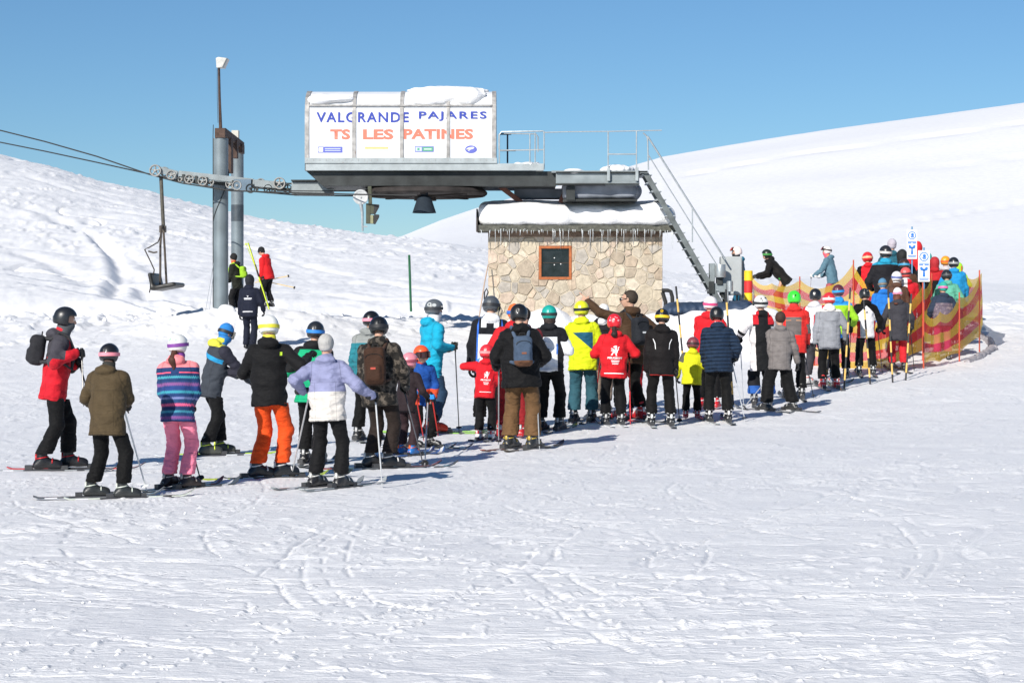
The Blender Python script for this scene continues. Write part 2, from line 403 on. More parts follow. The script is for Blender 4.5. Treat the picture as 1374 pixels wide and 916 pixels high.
# lettering helper: text curve -> mesh
def text_mesh(body, size, bold=0., extrude=.002, spacing=1., shear=0., xs=1.):
    cu = bpy.data.curves.new('lettering', 'FONT'); cu.body = body; cu.size = size; cu.offset = bold; cu.extrude = extrude
    cu.align_x = 'CENTER'; cu.align_y = 'CENTER'; cu.space_character = spacing; cu.shear = shear; cu.resolution_u = 3
    o = bpy.data.objects.new('lettering', cu); C.objects.link(o)
    dg = bpy.context.evaluated_depsgraph_get(); dg.update()
    me = bpy.data.meshes.new_from_object(o.evaluated_get(dg)); bpy.data.objects.remove(o)
    for v in me.vertices: v.co.x *= xs
    return me
def mesh_width(me):
    xs = [v.co.x for v in me.vertices]; ys = [v.co.y for v in me.vertices]; return min(xs), max(xs), min(ys), max(ys)
def fit_text(body, px0, px1, py0, py1, Y, material, parent, name='lettering', bold=.0, spacing=1.):
    me = text_mesh(body, 1.0, bold, .0, spacing)
    a, b, c, d = mesh_width(me); A = W(px0, py1, Y); B = W(px1, py0, Y)
    sx = (B.x-A.x)/(b-a); sz = (B.z-A.z)/(d-c)
    for v in me.vertices: v.co = Vector((A.x+(v.co.x-a)*sx, Y, A.z+(v.co.y-c)*sz))
    me.materials.clear(); me.materials.append(material)
    return link(name, me, [material], parent)
# ------------------------------------------------------------------ lift station
ST = empty('lift_station', (0, 51, gz(0, 51)))
tag(ST, 'grey steel chairlift return station with white lettered cover above the stone hut', 'lift station')
def rel(o, p=None):
    p = p or ST
    o.matrix_parent_inverse = p.matrix_world.inverted() if False else Matrix.Translation(-p.location)
    return o
YB = 49.0
def wx(px, Y=YB): return (px-PX)/F*Y
def wz(py, Y=YB): return CH-(py-HOR)/F*Y
# cover: curved profile extruded along X
prof = [(49.0, wz(216)), (49.0, wz(170)), (49.02, wz(150)), (49.06, wz(141)), (49.18, wz(131)), (49.38, wz(124)), (49.65, wz(119.5)), (50.0, wz(118)), (50.6, wz(120)), (51.0, wz(135)), (51.1, wz(165)), (51.1, wz(216))]
def cover_part(px0, px1, grow, matl, name, parent, lo=0, hi=None):
    mb = MB(); pr = prof[lo:hi]
    cy, cz = 50.05, wz(170)
    pr = [(cy+(y-cy)*(1+grow), z+grow*.6 if i not in (0, len(pr)-1) else z) for i, (y, z) in enumerate(pr)]
    mb.prism(pr, wx(px0), wx(px1), 'x')
    o = link(name, mb, matl, parent); return o
cov = cover_part(411, 663, 0, WHITE_P, 'cover', ST); rel(cov)
RIB = mat('weathered_rib_steel', (.33, .32, .31), .6, .2, var=.35, vscale=7, rust=.35)
for a, b in ((409, 414.5), (472.5, 477.5), (536.5, 541.5), (599, 603.5), (660, 665.5)):
    cover_part(a, b, .03, RIB, 'rib', cov)
mb = MB(); mb.box((wx(414.5), 48.985, wz(142.5)), (wx(660), 49.03, wz(140.5))); link('seam', mb, RIB, cov)
mb = MB(); mb.box((wx(409), 48.95, wz(219.5)), (wx(667), 51.15, wz(212)))
o = link('cover_sill', mb, STEEL_L, cov, bev=.01)
mb = MB(); mb.lathe([(0, -.012), (.012, -.008), (.014, 0)], (0, 0, 0), 'y', 8); rv = mb.mesh('rivet'); rv.materials.append(RIB)
for i in range(30):
    o = bpy.data.objects.new('rivet', rv); C.objects.link(o); o.parent = cov; o.location = (wx(412+i*8.6), 48.95, wz(215))
BLUE_L = mat('blue_lettering', (.022, .045, .33), .5); RED_L = mat('salmon_lettering', (.80, .17, .11), .5)
def panel_text(body, x0, x1, y0, y1, m_, bold, sp): return fit_text(body, x0, x1, y0, y1, 48.996, m_, cov, bold=bold, spacing=sp)
panel_text('VALGRANDE', 424.5, 548.5, 150.5, 164.5, BLUE_L, .022, 1.18); panel_text('PAJARES', 562, 653, 149.5, 162.5, BLUE_L, .022, 1.22)
panel_text('TS', 443, 470, 173.5, 187.5, RED_L, .045, 1.03); panel_text('LES', 487, 528, 173.5, 187.5, RED_L, .045, 1.03); panel_text('PATINES', 541, 635, 173, 187, RED_L, .045, 1.03)
def logo(rects, name='sponsor_plate'):
    e = MB(); ms = []
    for i, (x0, x1, y0, y1, m_, y) in enumerate(rects):
        e.box((wx(x0), y, wz(y1)), (wx(x1), 49.0, wz(y0)), i); ms.append(m_)
    link(name, e, ms, cov)
B1 = mat('plate_blue', (.10, .12, .45), .5); B2 = mat('plate_pale_blue', (.50, .55, .74), .5); O1 = mat('plate_orange', (.85, .47, .20), .5); G1 = mat('plate_green', (.10, .34, .20), .5); W1 = mat('plate_white', (.8, .8, .8), .5)
logo([(426.5, 459.5, 197, 205, B1, 48.994), (427.5, 433.5, 198.2, 203.8, W1, 48.990), (436, 457, 199.2, 200.4, B2, 48.990), (436, 457, 201.8, 202.8, B2, 48.990)])
logo([(489, 521.5, 196.5, 204.5, W1, 48.994), (489.5, 521, 197, 200.2, O1, 48.990), (489.5, 521, 201.3, 204, B2, 48.990)])
logo([(556.5, 582, 196.5, 204, B1, 48.994), (557.5, 566, 197.5, 203, B2, 48.990), (567, 581, 197.5, 203, G1, 48.990), (569, 579, 199.8, 200.8, W1, 48.987), (560, 563, 198.6, 202, G1, 48.987)])
e = MB(); ov = [(wx(632)+math.cos(t)*wx(PX+8), wz(200.5)+math.sin(t)*.095) for t in [2*math.pi*i/20 for i in range(20)]]
e.prism(ov, 48.990, 49.0, 'y', 0); e.prism([(wx(632)+math.cos(t)*.10-.02, wz(200.5)+math.sin(t)*.03+.02+.02*math.cos(t)) for t in [2*math.pi*i/12 for i in range(12)]], 48.985, 48.989, 'y', 1)
e.prism([(wx(625.5), wz(200.3)), (wx(630), wz(203.3)), (wx(629), wz(200.2))], 48.985, 48.989, 'y', 1)
link('sponsor_plate', e, [B1, W1], cov)
# base channel and main beams
def part(name, mb, m_, bev=.008, parent=None, autos=False):
    o = link(name, mb, m_, parent or ST, bev=bev, autos=autos)
    if parent is None: rel(o)
    return o
mb = MB(); mb.box((wx(409), 48.98, wz(229)), (wx(730), 49.10, wz(219.6))); mb.box((wx(409), 51.0, wz(229)), (wx(730), 51.12, wz(219.6))); mb.box((wx(409), 48.98, wz(229)), (wx(410.5), 51.1, wz(219.6)))
part('channel_frame', mb, STEEL_L)
mb = MB(); mb.prism([(wx(410), wz(229.2)), (wx(432), wz(249)), (wx(746), wz(249.5)), (wx(752), wz(229.2))], 49.16, 51.0); part('dark_beam', mb, STEEL_D)
mb = MB(); mb.box((wx(746), 49.05, wz(246)), (wx(858), 49.25, wz(232))); mb.box((wx(740), 49.0, wz(232)), (wx(869), 50.9, wz(229))); mb.box((wx(812), 49.0, wz(249)), (wx(858), 49.045, wz(244))); part('tail_beam', mb, STEEL)
mb = MB(); mb.box((wx(746), 48.97, wz(248)), (wx(858), 49.3, wz(246.2))); mb.box((wx(746), 48.97, wz(232)), (wx(858), 49.04, wz(230.5))); part('beam_flange', mb, STEEL_D)
mb = MB(); mb.box((wx(382), 50.5, wz(255.5)), (wx(440), 50.75, wz(238.5)), 0); mb.box((wx(340), 51.6, wz(238)), (wx(440), 51.75, wz(236)), 1); mb.box((wx(382), 50.4, wz(238)), (wx(440), 50.85, wz(236)), 1); mb.box((wx(384), 50.4, wz(257)), (wx(440), 50.85, wz(255.5)), 1); part('arm_beam', mb, [STEEL, STEEL_D])
# bullwheel under the beam
mb = MB(); mb.lathe([(0, .02), (1.4, .02), (1.5, .06), (1.56, .0), (1.56, -.05), (1.5, -.1), (1.4, -.08), (0, -.08)], (wx(568), 50.1, wz(254.5)), 'z', 64)
for k in range(8):
    a = k*math.pi/4; mb.beam((wx(568), 50.1, wz(258)), (wx(568)+1.45*math.cos(a), 50.1+1.45*math.sin(a), wz(258)), .12, .12)
mb.lathe([(0, -.22), (.28, -.22), (.28, .2), (0, .2)], (wx(568), 50.1, wz(254)), 'z', 24)
part('bullwheel', mb, mat('rusty_dark_wheel', (.032, .026, .024), .8, .2, var=.5, vscale=4, rust=.3), 0, autos=True)
mb = MB(); mb.lathe([(0, wz(257.5)), (wx(PX+5), wz(257.5)), (wx(PX+5), wz(263)), (wx(PX+9), wz(265)), (wx(PX+16), wz(286)), (wx(PX+14.5), wz(286)), (wx(PX+8), wz(267)), (0, wz(266))], (wx(569.5), 48.9, 0), 'z', 28)
LAMP = empty('hanging_lamp', (wx(569.5), 48.9, wz(286)))
tag(LAMP, 'dark grey bell shaped lamp hanging under the lift beam', 'lamp')
o = link('lamp_shade', mb, mat('slate_lamp_paint', (.022, .030, .040), .8, spec=.1, var=.1), LAMP, autos=True); o.matrix_parent_inverse = Matrix.Translation(-LAMP.location)
mb = MB(); mb.lathe([(0, wz(275)), (.05, wz(276)), (.08, wz(281)), (0, wz(284))], (wx(569.5), 48.9, 0), 'z', 14)
o = link('bulb', mb, mat('bulb_glass', (.6, .6, .55), .2), LAMP, autos=True); o.matrix_parent_inverse = Matrix.Translation(-LAMP.location)
# snow crusted tank and struts
def tank(P): return smin(rbox(P, (wx(806), 50.0, wz(257, 50)), (.92, .7, .22), .12), ell(P, (wx(848), 50, wz(256, 50)), (.3, .5, .26)), .1)+.03*n3(P, 6, 3)
V, Q = mesh_sdf(tank, (wx(755), 49.1, wz(272)), (wx(868), 50.9, wz(243)), .05); o = part('tensioning_weight', np_mesh('tensioning_weight', V, Q), mat('frosted_concrete', (.23, .25, .29), .8, var=.3, vscale=3, rust=.3, bump=.3), 0)
mb = MB(); mb.box((wx(690), 50.2, wz(262)), (wx(756), 50.9, wz(249))); part('motor_housing', mb, mat('blue_grey_housing', (.16, .18, .22), .7, var=.2, vscale=3))
BR = mat('red_brown_strut_paint', (.12, .045, .03), .7, var=.3)
for a, b in (((668, 248), (700, 268)), ((762, 248), (752, 268))):
    mb = MB(); mb.beam(W(a[0], a[1], 49.9), W(b[0], b[1]+4, 49.9), .12, .12); part('strut', mb, BR)
mb = MB(); mb.box((wx(760), 49.15, wz(268)), (wx(772), 49.3, wz(250))); mb.box((wx(756), 49.2, wz(269)), (wx(856), 50.7, wz(266.5))); part('bracket', mb, STEEL_D)
# railings
def rail(name, segs, r, m_, Y=49.02, parent=None):
    mb = MB()
    for pts in segs: mb.tube([W(p[0], p[1], p[2] if len(p) > 2 else Y) for p in pts], r, 8)
    return part(name, mb, m_, 0, parent, autos=True)
rail('railing', [[(670, 225), (670, 181), (673, 177), (729, 176)], [(669.5, 200), (669.5, 180)], [(670, 202), (730, 201)], [(718, 225), (718, 178)], [(722, 204), (722, 184), (719, 180), (676, 179)], [(730, 227), (730, 176)], [(711, 219), (711, 179)]], .016, GALV)
rail('railing', [[(670, 180, 50.9), (686, 180, 50.9)], [(681, 219, 50.9), (681, 179, 50.9)], [(671, 202, 50.9), (692, 202, 50.9)]], .022, mat('navy_tube', (.03, .05, .09), .5))
rail('railing', [[(729, 178), (760, 177), (820, 176.5), (888, 175)]], .013, GALV)
rail('railing', [[(816, 245), (816, 176)], [(854, 245), (854, 176)], [(816, 207), (854, 207)]], .016, GALV)
for x in (814.5, 852.5):
    mb = MB(); mb.box((wx(x), 48.93, wz(243)), (wx(x+4), 49.0, wz(225))); part('railing_foot', mb, STEEL_L)
# staircase
sta = MB(); S0 = W(866, 232, 49.1); S1 = W(974, 420, 49.1)
sta.beam(S0, S1, .05, .13); sta.beam(S0+Vector((0, .7, 0)), S1+Vector((0, .7, 0)), .05, .13)
so = part('staircase', sta, mat('stair_steel', (.13, .145, .145), .5, .3, var=.3, vscale=5, rust=.1))
for i in range(17):
    t = (i+.4)/17; p = S0.lerp(S1, t); mb = MB(); mb.box((p.x-.14, p.y-.02, p.z+.02), (p.x+.12, p.y+.72, p.z+.045)); o = link('tread', mb, GALV, so, bev=.004)
mb = MB(); mb.box((wx(856), 49.0, wz(232.5)), (wx(870), 50.6, wz(229.5))); part('landing', mb, STEEL)
for Y in (49.02, 49.85):
    mb = MB(); mb.tube([W(870, 228, Y), W(869, 186, Y), W(867, 182, Y), W(863, 178.5, Y)], .018); mb.tube([W(869, 183, Y), W(973, 348, Y)], .022); mb.tube([W(870, 208, Y), W(966, 362, Y)], .013); mb.tube([W(929, 325, Y), W(929, 279, Y)], .016)
    link('handrail', mb, GALV, so, autos=True)
# ------------------------------------------------------------------ pylons
def grp(name, label, cat, loc, group=None): e = empty(name, loc); tag(e, label, cat, group); return e
def sub(name, mb, m_, root, bev=0, autos=False):
    o = link(name, mb, m_, root, bev=bev, autos=autos); o.matrix_parent_inverse = Matrix.Translation(-root.location); return o
P1 = grp('lift_pylon', 'front grey steel lift pylon carrying the floodlight mast', 'pylon', (wx(296, 52), 52, wz(412, 52)))
mb = MB(); mb.lathe([(.20, wz(425, 52)), (.20, wz(186, 52)), (0, wz(186, 52))], (wx(296, 52), 52, 0), 'z', 40); sub('column', mb, mat('pylon_paint', (.165, .20, .22), .5, .2, var=.2, vscale=2, rust=.16, bump=.1), P1, autos=True)
mb = MB(); mb.box((wx(289, 51.9), 51.78, wz(186, 52)), (wx(303, 51.9), 52.1, wz(173, 52))); sub('head_bracket', mb, RUST, P1, bev=.01)
mb = MB(); h = []
for i in range(40):
    t = i/39; a = -2.6+t*2.9; h.append((wx(296, 52)+.208*math.cos(a), 52+.208*math.sin(a), wz(235, 52)-(1-t)*1.35+.15))
mb.tube(h, .012, 6); sub('cable_wrap', mb, STEEL_D, P1)
mb = MB(); mb.tube([(wx(286.6, 52), 51.9, wz(412, 52)), (wx(286.6, 52), 51.9, wz(185, 52)), (wx(287, 52), 51.9, wz(168, 52))], .01, 6); sub('conduit', mb, STEEL_D, P1)
P2 = grp('lift_pylon', 'rear grey lift pylon with dark painted band behind the front one', 'pylon', (wx(318.5, 56), 56, wz(412, 56)))
mb = MB(); mb.lathe([(.175, wz(425, 56)), (.175, wz(199, 56)), (0, wz(199, 56))], (wx(318.5, 56), 56, 0), 'z', 36); sub('column', mb, _M['pylon_paint'], P2, autos=True)
mb = MB(); mb.lathe([(.178, wz(297, 56)), (.178, wz(275, 56))], (wx(318.5, 56), 56, 0), 'z', 36); sub('painted_band', mb, mat('dark_band_paint', (.05, .065, .08), .5, var=.2), P2, autos=True)
mb = MB(); mb.box((wx(311, 55.8), 55.75, wz(199, 56)), (wx(320, 55.8), 56, wz(176, 56))); sub('cap_plate', mb, mat('cream_plate', (.5, .48, .42), .6, var=.15), P2)
mb = MB(); mb.beam(W(299, 177, 52.1), W(324, 196, 55.8), .16, .2); mb.box((wx(303, 53), 52.9, wz(232, 53)), (wx(311, 53), 53.3, wz(186, 53))); mb.box((wx(312, 54), 54, wz(212, 54)), (wx(318, 54), 54.3, wz(188, 54)))
mb.box((wx(320, 55), 55, wz(205, 55)), (wx(325, 55), 55.5, wz(193, 55)))
sub('cross_head', mb, RUST, P1, bev=.01)
mb = MB(); mb.tube([W(281, 417, 51.8), W(287, 360, 51.9)], .006, 5); mb.tube([W(276, 416, 51.8), W(287, 350, 51.9)], .006, 5); sub('stay_wire', mb, GALV, P1)
# floodlight mast
FM = grp('floodlight_mast', 'thin rusty mast with a pale floodlight on the front pylon', 'floodlight', (wx(295, 52), 52, wz(173, 52)))
mb = MB(); mb.tube([W(296, 173, 52), W(294.5, 130, 52), W(293.8, 92, 52)], [.045, .035, .03], 8); sub('mast', mb, RUST, FM, autos=True)
mb = MB(); mb.tube([W(292.5, 165, 51.9), W(291.5, 130, 51.9), W(291.5, 92, 51.9)], .006, 5); sub('cable', mb, RUBBER, FM)
mb = MB(); mb.prism([(wx(291.5, 52), wz(92, 52)), (wx(290.5, 52), wz(79, 52)), (wx(294, 52), wz(77.5, 52)), (wx(305.5, 52), wz(79, 52)), (wx(299.5, 52), wz(91.5, 52))], 51.85, 52.15); fl = sub('lamp_head', mb, mat('floodlight_shell', (.5, .49, .46), .5, var=.15), FM, bev=.015)
mb = MB(); mb.beam(W(306.3, 79.5, 52), W(300.3, 92, 52), .28, .03, up=(1, 0, .5)); link('lens', mb, mat('floodlight_glass', (.12, .13, .14), .1), fl)
fl.children[0].matrix_parent_inverse = Matrix.Identity(4)
# ------------------------------------------------------------------ sheave train, cables, chair
SH = grp('sheave_train', 'row of pale cable wheels on a tilted grey beam at the front pylon', 'lift wheels', (wx(296, 51.4), 51.4, wz(240, 51.4)))
YS_ = 51.4
mb = MB(); mb.beam(W(240, 233, YS_), W(340, 244, YS_), .14, .15); mb.beam(W(330, 243.5, YS_), W(384, 248, YS_), .14, .13); sub('beam', mb, STEEL, SH, bev=.01)
mb = MB(); mb.beam(W(236, 241, YS_+.25), W(390, 255, YS_+.25), .05, .09); sub('rear_beam', mb, STEEL_D, SH)
for bx, by in ((246, 237), (263, 239), (277, 241), (313, 245), (344, 249), (368, 251)):
    mb = MB(); mb.beam(W(bx, by-3, YS_-.09), W(bx+1, by+7, YS_-.09), .05, .07); sub('wheel_bracket', mb, STEEL_D, SH, bev=.004)
mb = MB(); mb.box((wx(325, YS_)-.2, YS_-.13, wz(257, YS_)), (wx(325, YS_)+.25, YS_+.13, wz(241, YS_))); sub('joint_box', mb, mat('blue_grey_box', (.10, .15, .20), .5, var=.15), SH, bev=.01)
mb = MB(); mb.beam(W(214, 228, YS_-.08), W(238, 234, YS_-.08), .06, .17); sub('rocker', mb, STEEL, SH, bev=.01)
mb = MB(); mb.beam(W(342, 246, YS_-.12), W(372, 248.5, YS_-.12), .06, .17); sub('rocker', mb, STEEL, SH, bev=.01)
def wheel_mesh(r):
    mb = MB(); mb.lathe([(r*.93, -.05), (r, -.04), (r*.94, 0), (r, .04), (r*.93, .05), (r*.78, .05), (r*.78, -.05), (r*.93, -.05)], (0, 0, 0), 'y', 28)
    mb.lathe([(0, -.055), (r*.25, -.055), (r*.25, .055), (0, .055)], (0, 0, 0), 'y', 14)
    for k in range(5):
        a = k*math.pi*.4+.3; mb.beam((0, 0, 0), (r*.85*math.cos(a), 0, r*.85*math.sin(a)), .05, .03)
    return mb.mesh('wheel', True)
wm = wheel_mesh(.155); wm.materials.append(WHEEL); ws = wheel_mesh(.125); ws.materials.append(WHEEL); wd = wheel_mesh(.12); wd.materials.append(STEEL_D)
def wheel(x, y, m_, dy=0):
    o = bpy.data.objects.new('wheel', m_); C.objects.link(o); o.parent = SH; o.location = W(x, y, YS_-.1+dy)-SH.location; return o
for x, y, m_, dy in ((208.5, 229, wm, -.05), (221, 230.5, ws, .15), (230, 235, ws, 0), (245, 240, ws, .1), (254, 240.5, ws, 0), (272, 243, ws, 0), (281, 244, ws, .1), (309, 247, ws, .1), (318, 249, ws, 0), (326, 250.5, ws, .1), (336, 253, wd, 0), (350, 246, ws, .1), (360, 253.5, wd, 0), (375, 246, wm, -.1), (386, 254, wd, 0), (238, 238, ws, .2)):
    wheel(x, y, m_, dy)
def cable(name, label, pts, r=.018):
    mb = MB(); mb.tube([W(*p) for p in pts], r, 8, cap=True); o = link(name, mb, RUBBER, None, autos=True); tag(o, label, 'cable', 'haul cables of the chairlift'); return o
cable('haul_cable', 'upper black haul cable running down from the left to the wheels', [(-260, 120, 62), (-100, 151, 58), (0, 175, 55.5), (60, 190, 54), (130, 210, 52.7), (200, 234, 51.4), (245, 246, 51.3), (310, 256, 51.2), (400, 259, 50), (480, 261, 48.6), (560, 262, 48)])
cable('haul_cable', 'lower black haul cable under the first one at left', [(-260, 142, 66), (-100, 172, 62), (0, 191, 59.5), (60, 203, 58), (130, 218, 56), (200, 233.5, 54), (300, 254, 52.6), (340, 257, 52.3), (400, 262, 52), (480, 263, 51.6), (560, 259, 51.8)])
cable('haul_cable', 'short black haul cable just above the lower pair by the dark beam', [(372, 256, 50.5), (420, 256.5, 50), (520, 256.5, 49.5)], .014)
CHR = grp('lift_chair', 'empty dark chairlift seat hanging on a long rusty hanger at left', 'lift chair', tuple(W(216, 238, 51.4)))
DK = mat('chair_dark_tube', (.065, .055, .045), .5, .3, var=.3, vscale=8)
Yc = 51.4
mb = MB(); mb.tube([W(216, 238, Yc), W(217.5, 270, Yc), W(219.3, 305, Yc)], .048, 10); sub('hanger', mb, mat('hanger_steel', (.085, .078, .062), .6, .2, var=.3, vscale=9), CHR, autos=True)
mb = MB(); mb.tube([W(216.5, 304, Yc-.3), W(215.2, 330, Yc-.3), W(215, 383, Yc-.3)], .03); mb.tube([W(219, 304, Yc+.3), W(221, 335, Yc+.3), W(223.5, 382, Yc+.3)], .03); mb.tube([W(216, 304, Yc-.3), W(218.5, 303, Yc), W(220.5, 304, Yc+.3)], .035); mb.tube([W(214, 384, Yc-.32), W(223, 384, Yc+.32)], .03)
mb.box((wx(214.5, Yc), Yc-.1, wz(312, Yc)), (wx(222.5, Yc), Yc+.1, wz(303, Yc)))
sub('frame', mb, mat('frame_brown_tube', (.075, .060, .048), .55, .2, var=.3), CHR, autos=True)
for dy in (-.45, .35):
    mb = MB(); mb.tube([W(216, 315, Yc+dy), W(212, 325, Yc+dy), W(200, 332, Yc+dy), W(194, 334.5, Yc+dy), W(203, 353, Yc+dy), W(207, 362, Yc+dy), W(205, 372, Yc+dy), W(200.5, 392, Yc+dy)], .017, 7); mb.tube([W(199, 337, Yc+dy), W(206, 339, Yc+dy), W(211, 338, Yc+dy)], .022, 7)
    sub('restraint_bar', mb, DK, CHR, autos=True)
mb = MB(); mb.tube([W(200.5, 392, Yc-.45), W(200.5, 392, Yc+.35)], .017, 7); sub('foot_rest', mb, DK, CHR)
mb = MB(); mb.tube([W(195, 335, Yc-.45), W(195, 335, Yc+.35)], .014, 7); sub('cross_bar', mb, DK, CHR)
def seat(P): return smin(cone2(P, W(207.5, 369, Yc), W(211, 385, Yc), .05), cone2(P, W(211, 387, Yc), W(239, 382, Yc), .06), .08)
def cone2(P, a, b, r):
    Q_ = P.copy(); Q_[:, 1] = np.maximum(np.abs(Q_[:, 1]-Yc)-.7, 0)+Yc; return cone(Q_, tuple(a), tuple(b), r, r)
V, Q = mesh_sdf(seat, (wx(200, Yc), Yc-.85, wz(396, Yc)), (wx(245, Yc), Yc+.85, wz(362, Yc)), .03); sub('seat', np_mesh('seat', V, Q), mat('seat_black_plastic', (.022, .021, .019), .45, var=.3, vscale=6), CHR)
# signal device under the beam
SG = grp('signal_light', 'olive two lamp signal beside a round pulley below the lift beam', 'signal', tuple(W(495, 262, 49.0)))
Yg = 48.9
mb = MB(); mb.lathe([(.165, -.04), (.185, -.03), (.185, .03), (.165, .04), (.13, .02), (.13, -.03), (.165, -.04)], tuple(W(484, 264.5, Yg)), 'y', 28); mb.lathe([(.0, -.02), (.13, -.025), (.13, .025), (0, .02)], tuple(W(484, 264.5, Yg)), 'y', 28); mb.lathe([(0, -.05), (.025, -.05), (.025, .05)], tuple(W(484, 264.5, Yg)), 'y', 10); sub('pulley', mb, mat('pulley_grey', (.45, .46, .46), .5, var=.15), SG, autos=True)
mb = MB(); mb.beam(W(496, 250, Yg+.05), W(497, 276, Yg+.05), .06, .09); mb.box((wx(491, Yg), Yg, wz(300, Yg)), (wx(497, Yg), Yg+.15, wz(273, Yg)), 0); mb.box((wx(497, Yg), Yg-.02, wz(287, Yg)), (wx(502, Yg), Yg+.2, wz(274, Yg)), 0); mb.box((wx(497, Yg), Yg-.02, wz(300, Yg)), (wx(501, Yg), Yg+.2, wz(288.5, Yg)), 1)
sub('housing', mb, [mat('olive_dark', (.05, .055, .03), .6, var=.2), mat('olive_pale', (.23, .23, .13), .6, var=.2)], SG, bev=.008)
for a in (0, 13.5):
    mb = MB(); mb.prism([(wx(502, Yg), wz(274+a, Yg)), (wx(508.5, Yg), wz(274.5+a, Yg)), (wx(508, Yg), wz(278+a, Yg)), (wx(503, Yg), wz(287+a, Yg)), (wx(501, Yg), wz(287+a, Yg))], Yg-.02, Yg+.2); sub('hood', mb, mat('hood_black', (.012, .012, .012), .5), SG, bev=.006)
mb = MB(); mb.tube([W(484, 272, Yg), W(486, 285, Yg), W(486.5, 310, Yg)], [.05, .035, .022], 8); mb.tube([W(486, 304, Yg), W(493, 304, Yg)], .02, 6); sub('rod', mb, GALV, SG)
# snow on the cover and on the walkway
def scap(P):
    x = P[:, 0]; u = (x-wx(540))/(wx(660)-wx(540))
    hgt = wz(116.5, 50)+.03*np.sin(x*3)+.10*np.exp(-((u-.45)/.3)**2)
    d = ell(P, (wx(600), 49.75, wz(122, 49.7)), (1.0, .75, .09))
    d = smin(d, ell(P, (wx(575), 49.25, wz(135, 49.2)), (.55, .32, .2)), .12)
    d = smin(d, ell(P, (wx(626), 49.25, wz(133, 49.2)), (.36, .3, .22)), .12)
    d = smin(d, ell(P, (wx(600), 49.3, wz(128, 49.2)), (.9, .26, .10)), .12)
    return d+.010*n3(P, 5, 12)
V, Q = mesh_sdf(scap, (wx(530), 48.7, wz(158)), (wx(664), 50.7, wz(108)), .035); o = link('snow_cap', np_mesh('snow_cap', V, Q), SNOW); tag(o, 'big snow drift bulging over the right half of the lettered cover', 'snow cap')
def scap2(P):
    d = ell(P, (wx(428), 49.2, wz(135, 49.2)), (.30, .28, .17)); d = smin(d, ell(P, (wx(452), 49.2, wz(133.5, 49.2)), (.42, .26, .10)), .1); return d+.008*n3(P, 6, 14)
V, Q = mesh_sdf(scap2, (wx(410), 48.8, wz(152)), (wx(478), 49.7, wz(118)), .03); o = link('snow_cap', np_mesh('snow_cap', V, Q), SNOW); tag(o, 'thin snow patch clinging to the left panel of the lettered cover', 'snow cap')
for i, (a, b, y, hh, lb) in enumerate(((688, 728, 220, .07, 'low snow ridge on the walkway beside the lettered cover'), (756, 786, 230, .10, 'small snow heap on the beam between the two railings'), (806, 852, 227, .14, 'snow heap on the landing beside the staircase top'))):
    f_ = lambda P, a=a, b=b, y=y, hh=hh, i=i: ell(P, (wx((a+b)/2), 49.4, wz(y)), (wx(PX+(b-a)/2), .4, hh))+.02*n3(P, 9, 20+i)
    V, Q = mesh_sdf(f_, (wx(a-4), 48.9, wz(y)-.2), (wx(b+4), 49.9, wz(y)+.25), .03); o = link('snow_cap', np_mesh('snow_cap', V, Q), SNOW); tag(o, lb, 'snow cap')
# ------------------------------------------------------------------ stone hut
YH = 50.0
HX0, HX1 = wx(655, YH), wx(889, YH); HZ1 = wz(309, YH); HZ0 = .9
HUT = grp('stone_hut', 'small beige rubble stone hut with an orange framed window', 'hut', ((HX0+HX1)/2, YH, gz(1.5, YH)))
MORT = mat('sandy_mortar', (.47, .41, .32), .9, var=.2, vscale=6, bump=.5, bscale=30)
mb = MB(); WX0, WX1, WZ0, WZ1 = wx(723, YH), wx(767, YH), wz(375, YH), wz(330, YH)
for a, b, c, d in ((HX0+.02, WX0, HZ0, HZ1), (WX1, HX1-.02, HZ0, HZ1), (WX0, WX1, HZ0, WZ0), (WX0, WX1, WZ1, HZ1)): mb.box((a, YH+.006, c), (b, YH+.35, d))
mb.box((HX0+.02, YH+.35, HZ0), (HX0+.3, YH+2.6, HZ1)); mb.box((HX1-.3, YH+.35, HZ0), (HX1-.02, YH+2.6, HZ1)); mb.box((HX0+.3, YH+2.4, HZ0), (HX1-.3, YH+2.6, HZ1))
sub('wall', mb, MORT, HUT)
def stone_mat():
    m = bpy.data.materials.new('rubble_stone'); m.use_nodes = True; nt = m.node_tree; L = nt.links.new; b = nt.nodes['Principled BSDF']; b.inputs['Roughness'].default_value = .85; b.inputs['Specular IOR Level'].default_value = .2
    at = N(nt, 'ShaderNodeAttribute', attribute_name='stone_col'); tc = N(nt, 'ShaderNodeTexCoord')
    n = N(nt, 'ShaderNodeTexNoise'); n.inputs['Scale'].default_value = 7; n.inputs['Detail'].default_value = 8; n.inputs['Roughness'].default_value = .65; L(tc.outputs['Object'], n.inputs['Vector'])
    mr = N(nt, 'ShaderNodeMapRange'); mr.inputs[1].default_value = .3; mr.inputs[2].default_value = .7; mr.inputs[3].default_value = .72; mr.inputs[4].default_value = 1.2; L(n.outputs[0], mr.inputs[0])
    mx = N(nt, 'ShaderNodeVectorMath', operation='SCALE'); L(at.outputs['Color'], mx.inputs[0]); L(mr.outputs[0], mx.inputs[3]); L(mx.outputs[0], b.inputs['Base Color'])
    n2 = N(nt, 'ShaderNodeTexNoise'); n2.inputs['Scale'].default_value = 16; n2.inputs['Detail'].default_value = 6; L(tc.outputs['Object'], n2.inputs['Vector'])
    bp = N(nt, 'ShaderNodeBump'); bp.inputs['Strength'].default_value = .5; bp.inputs['Distance'].default_value = .03; L(n2.outputs[0], bp.inputs['Height']); L(bp.outputs[0], b.inputs['Normal'])
    return m
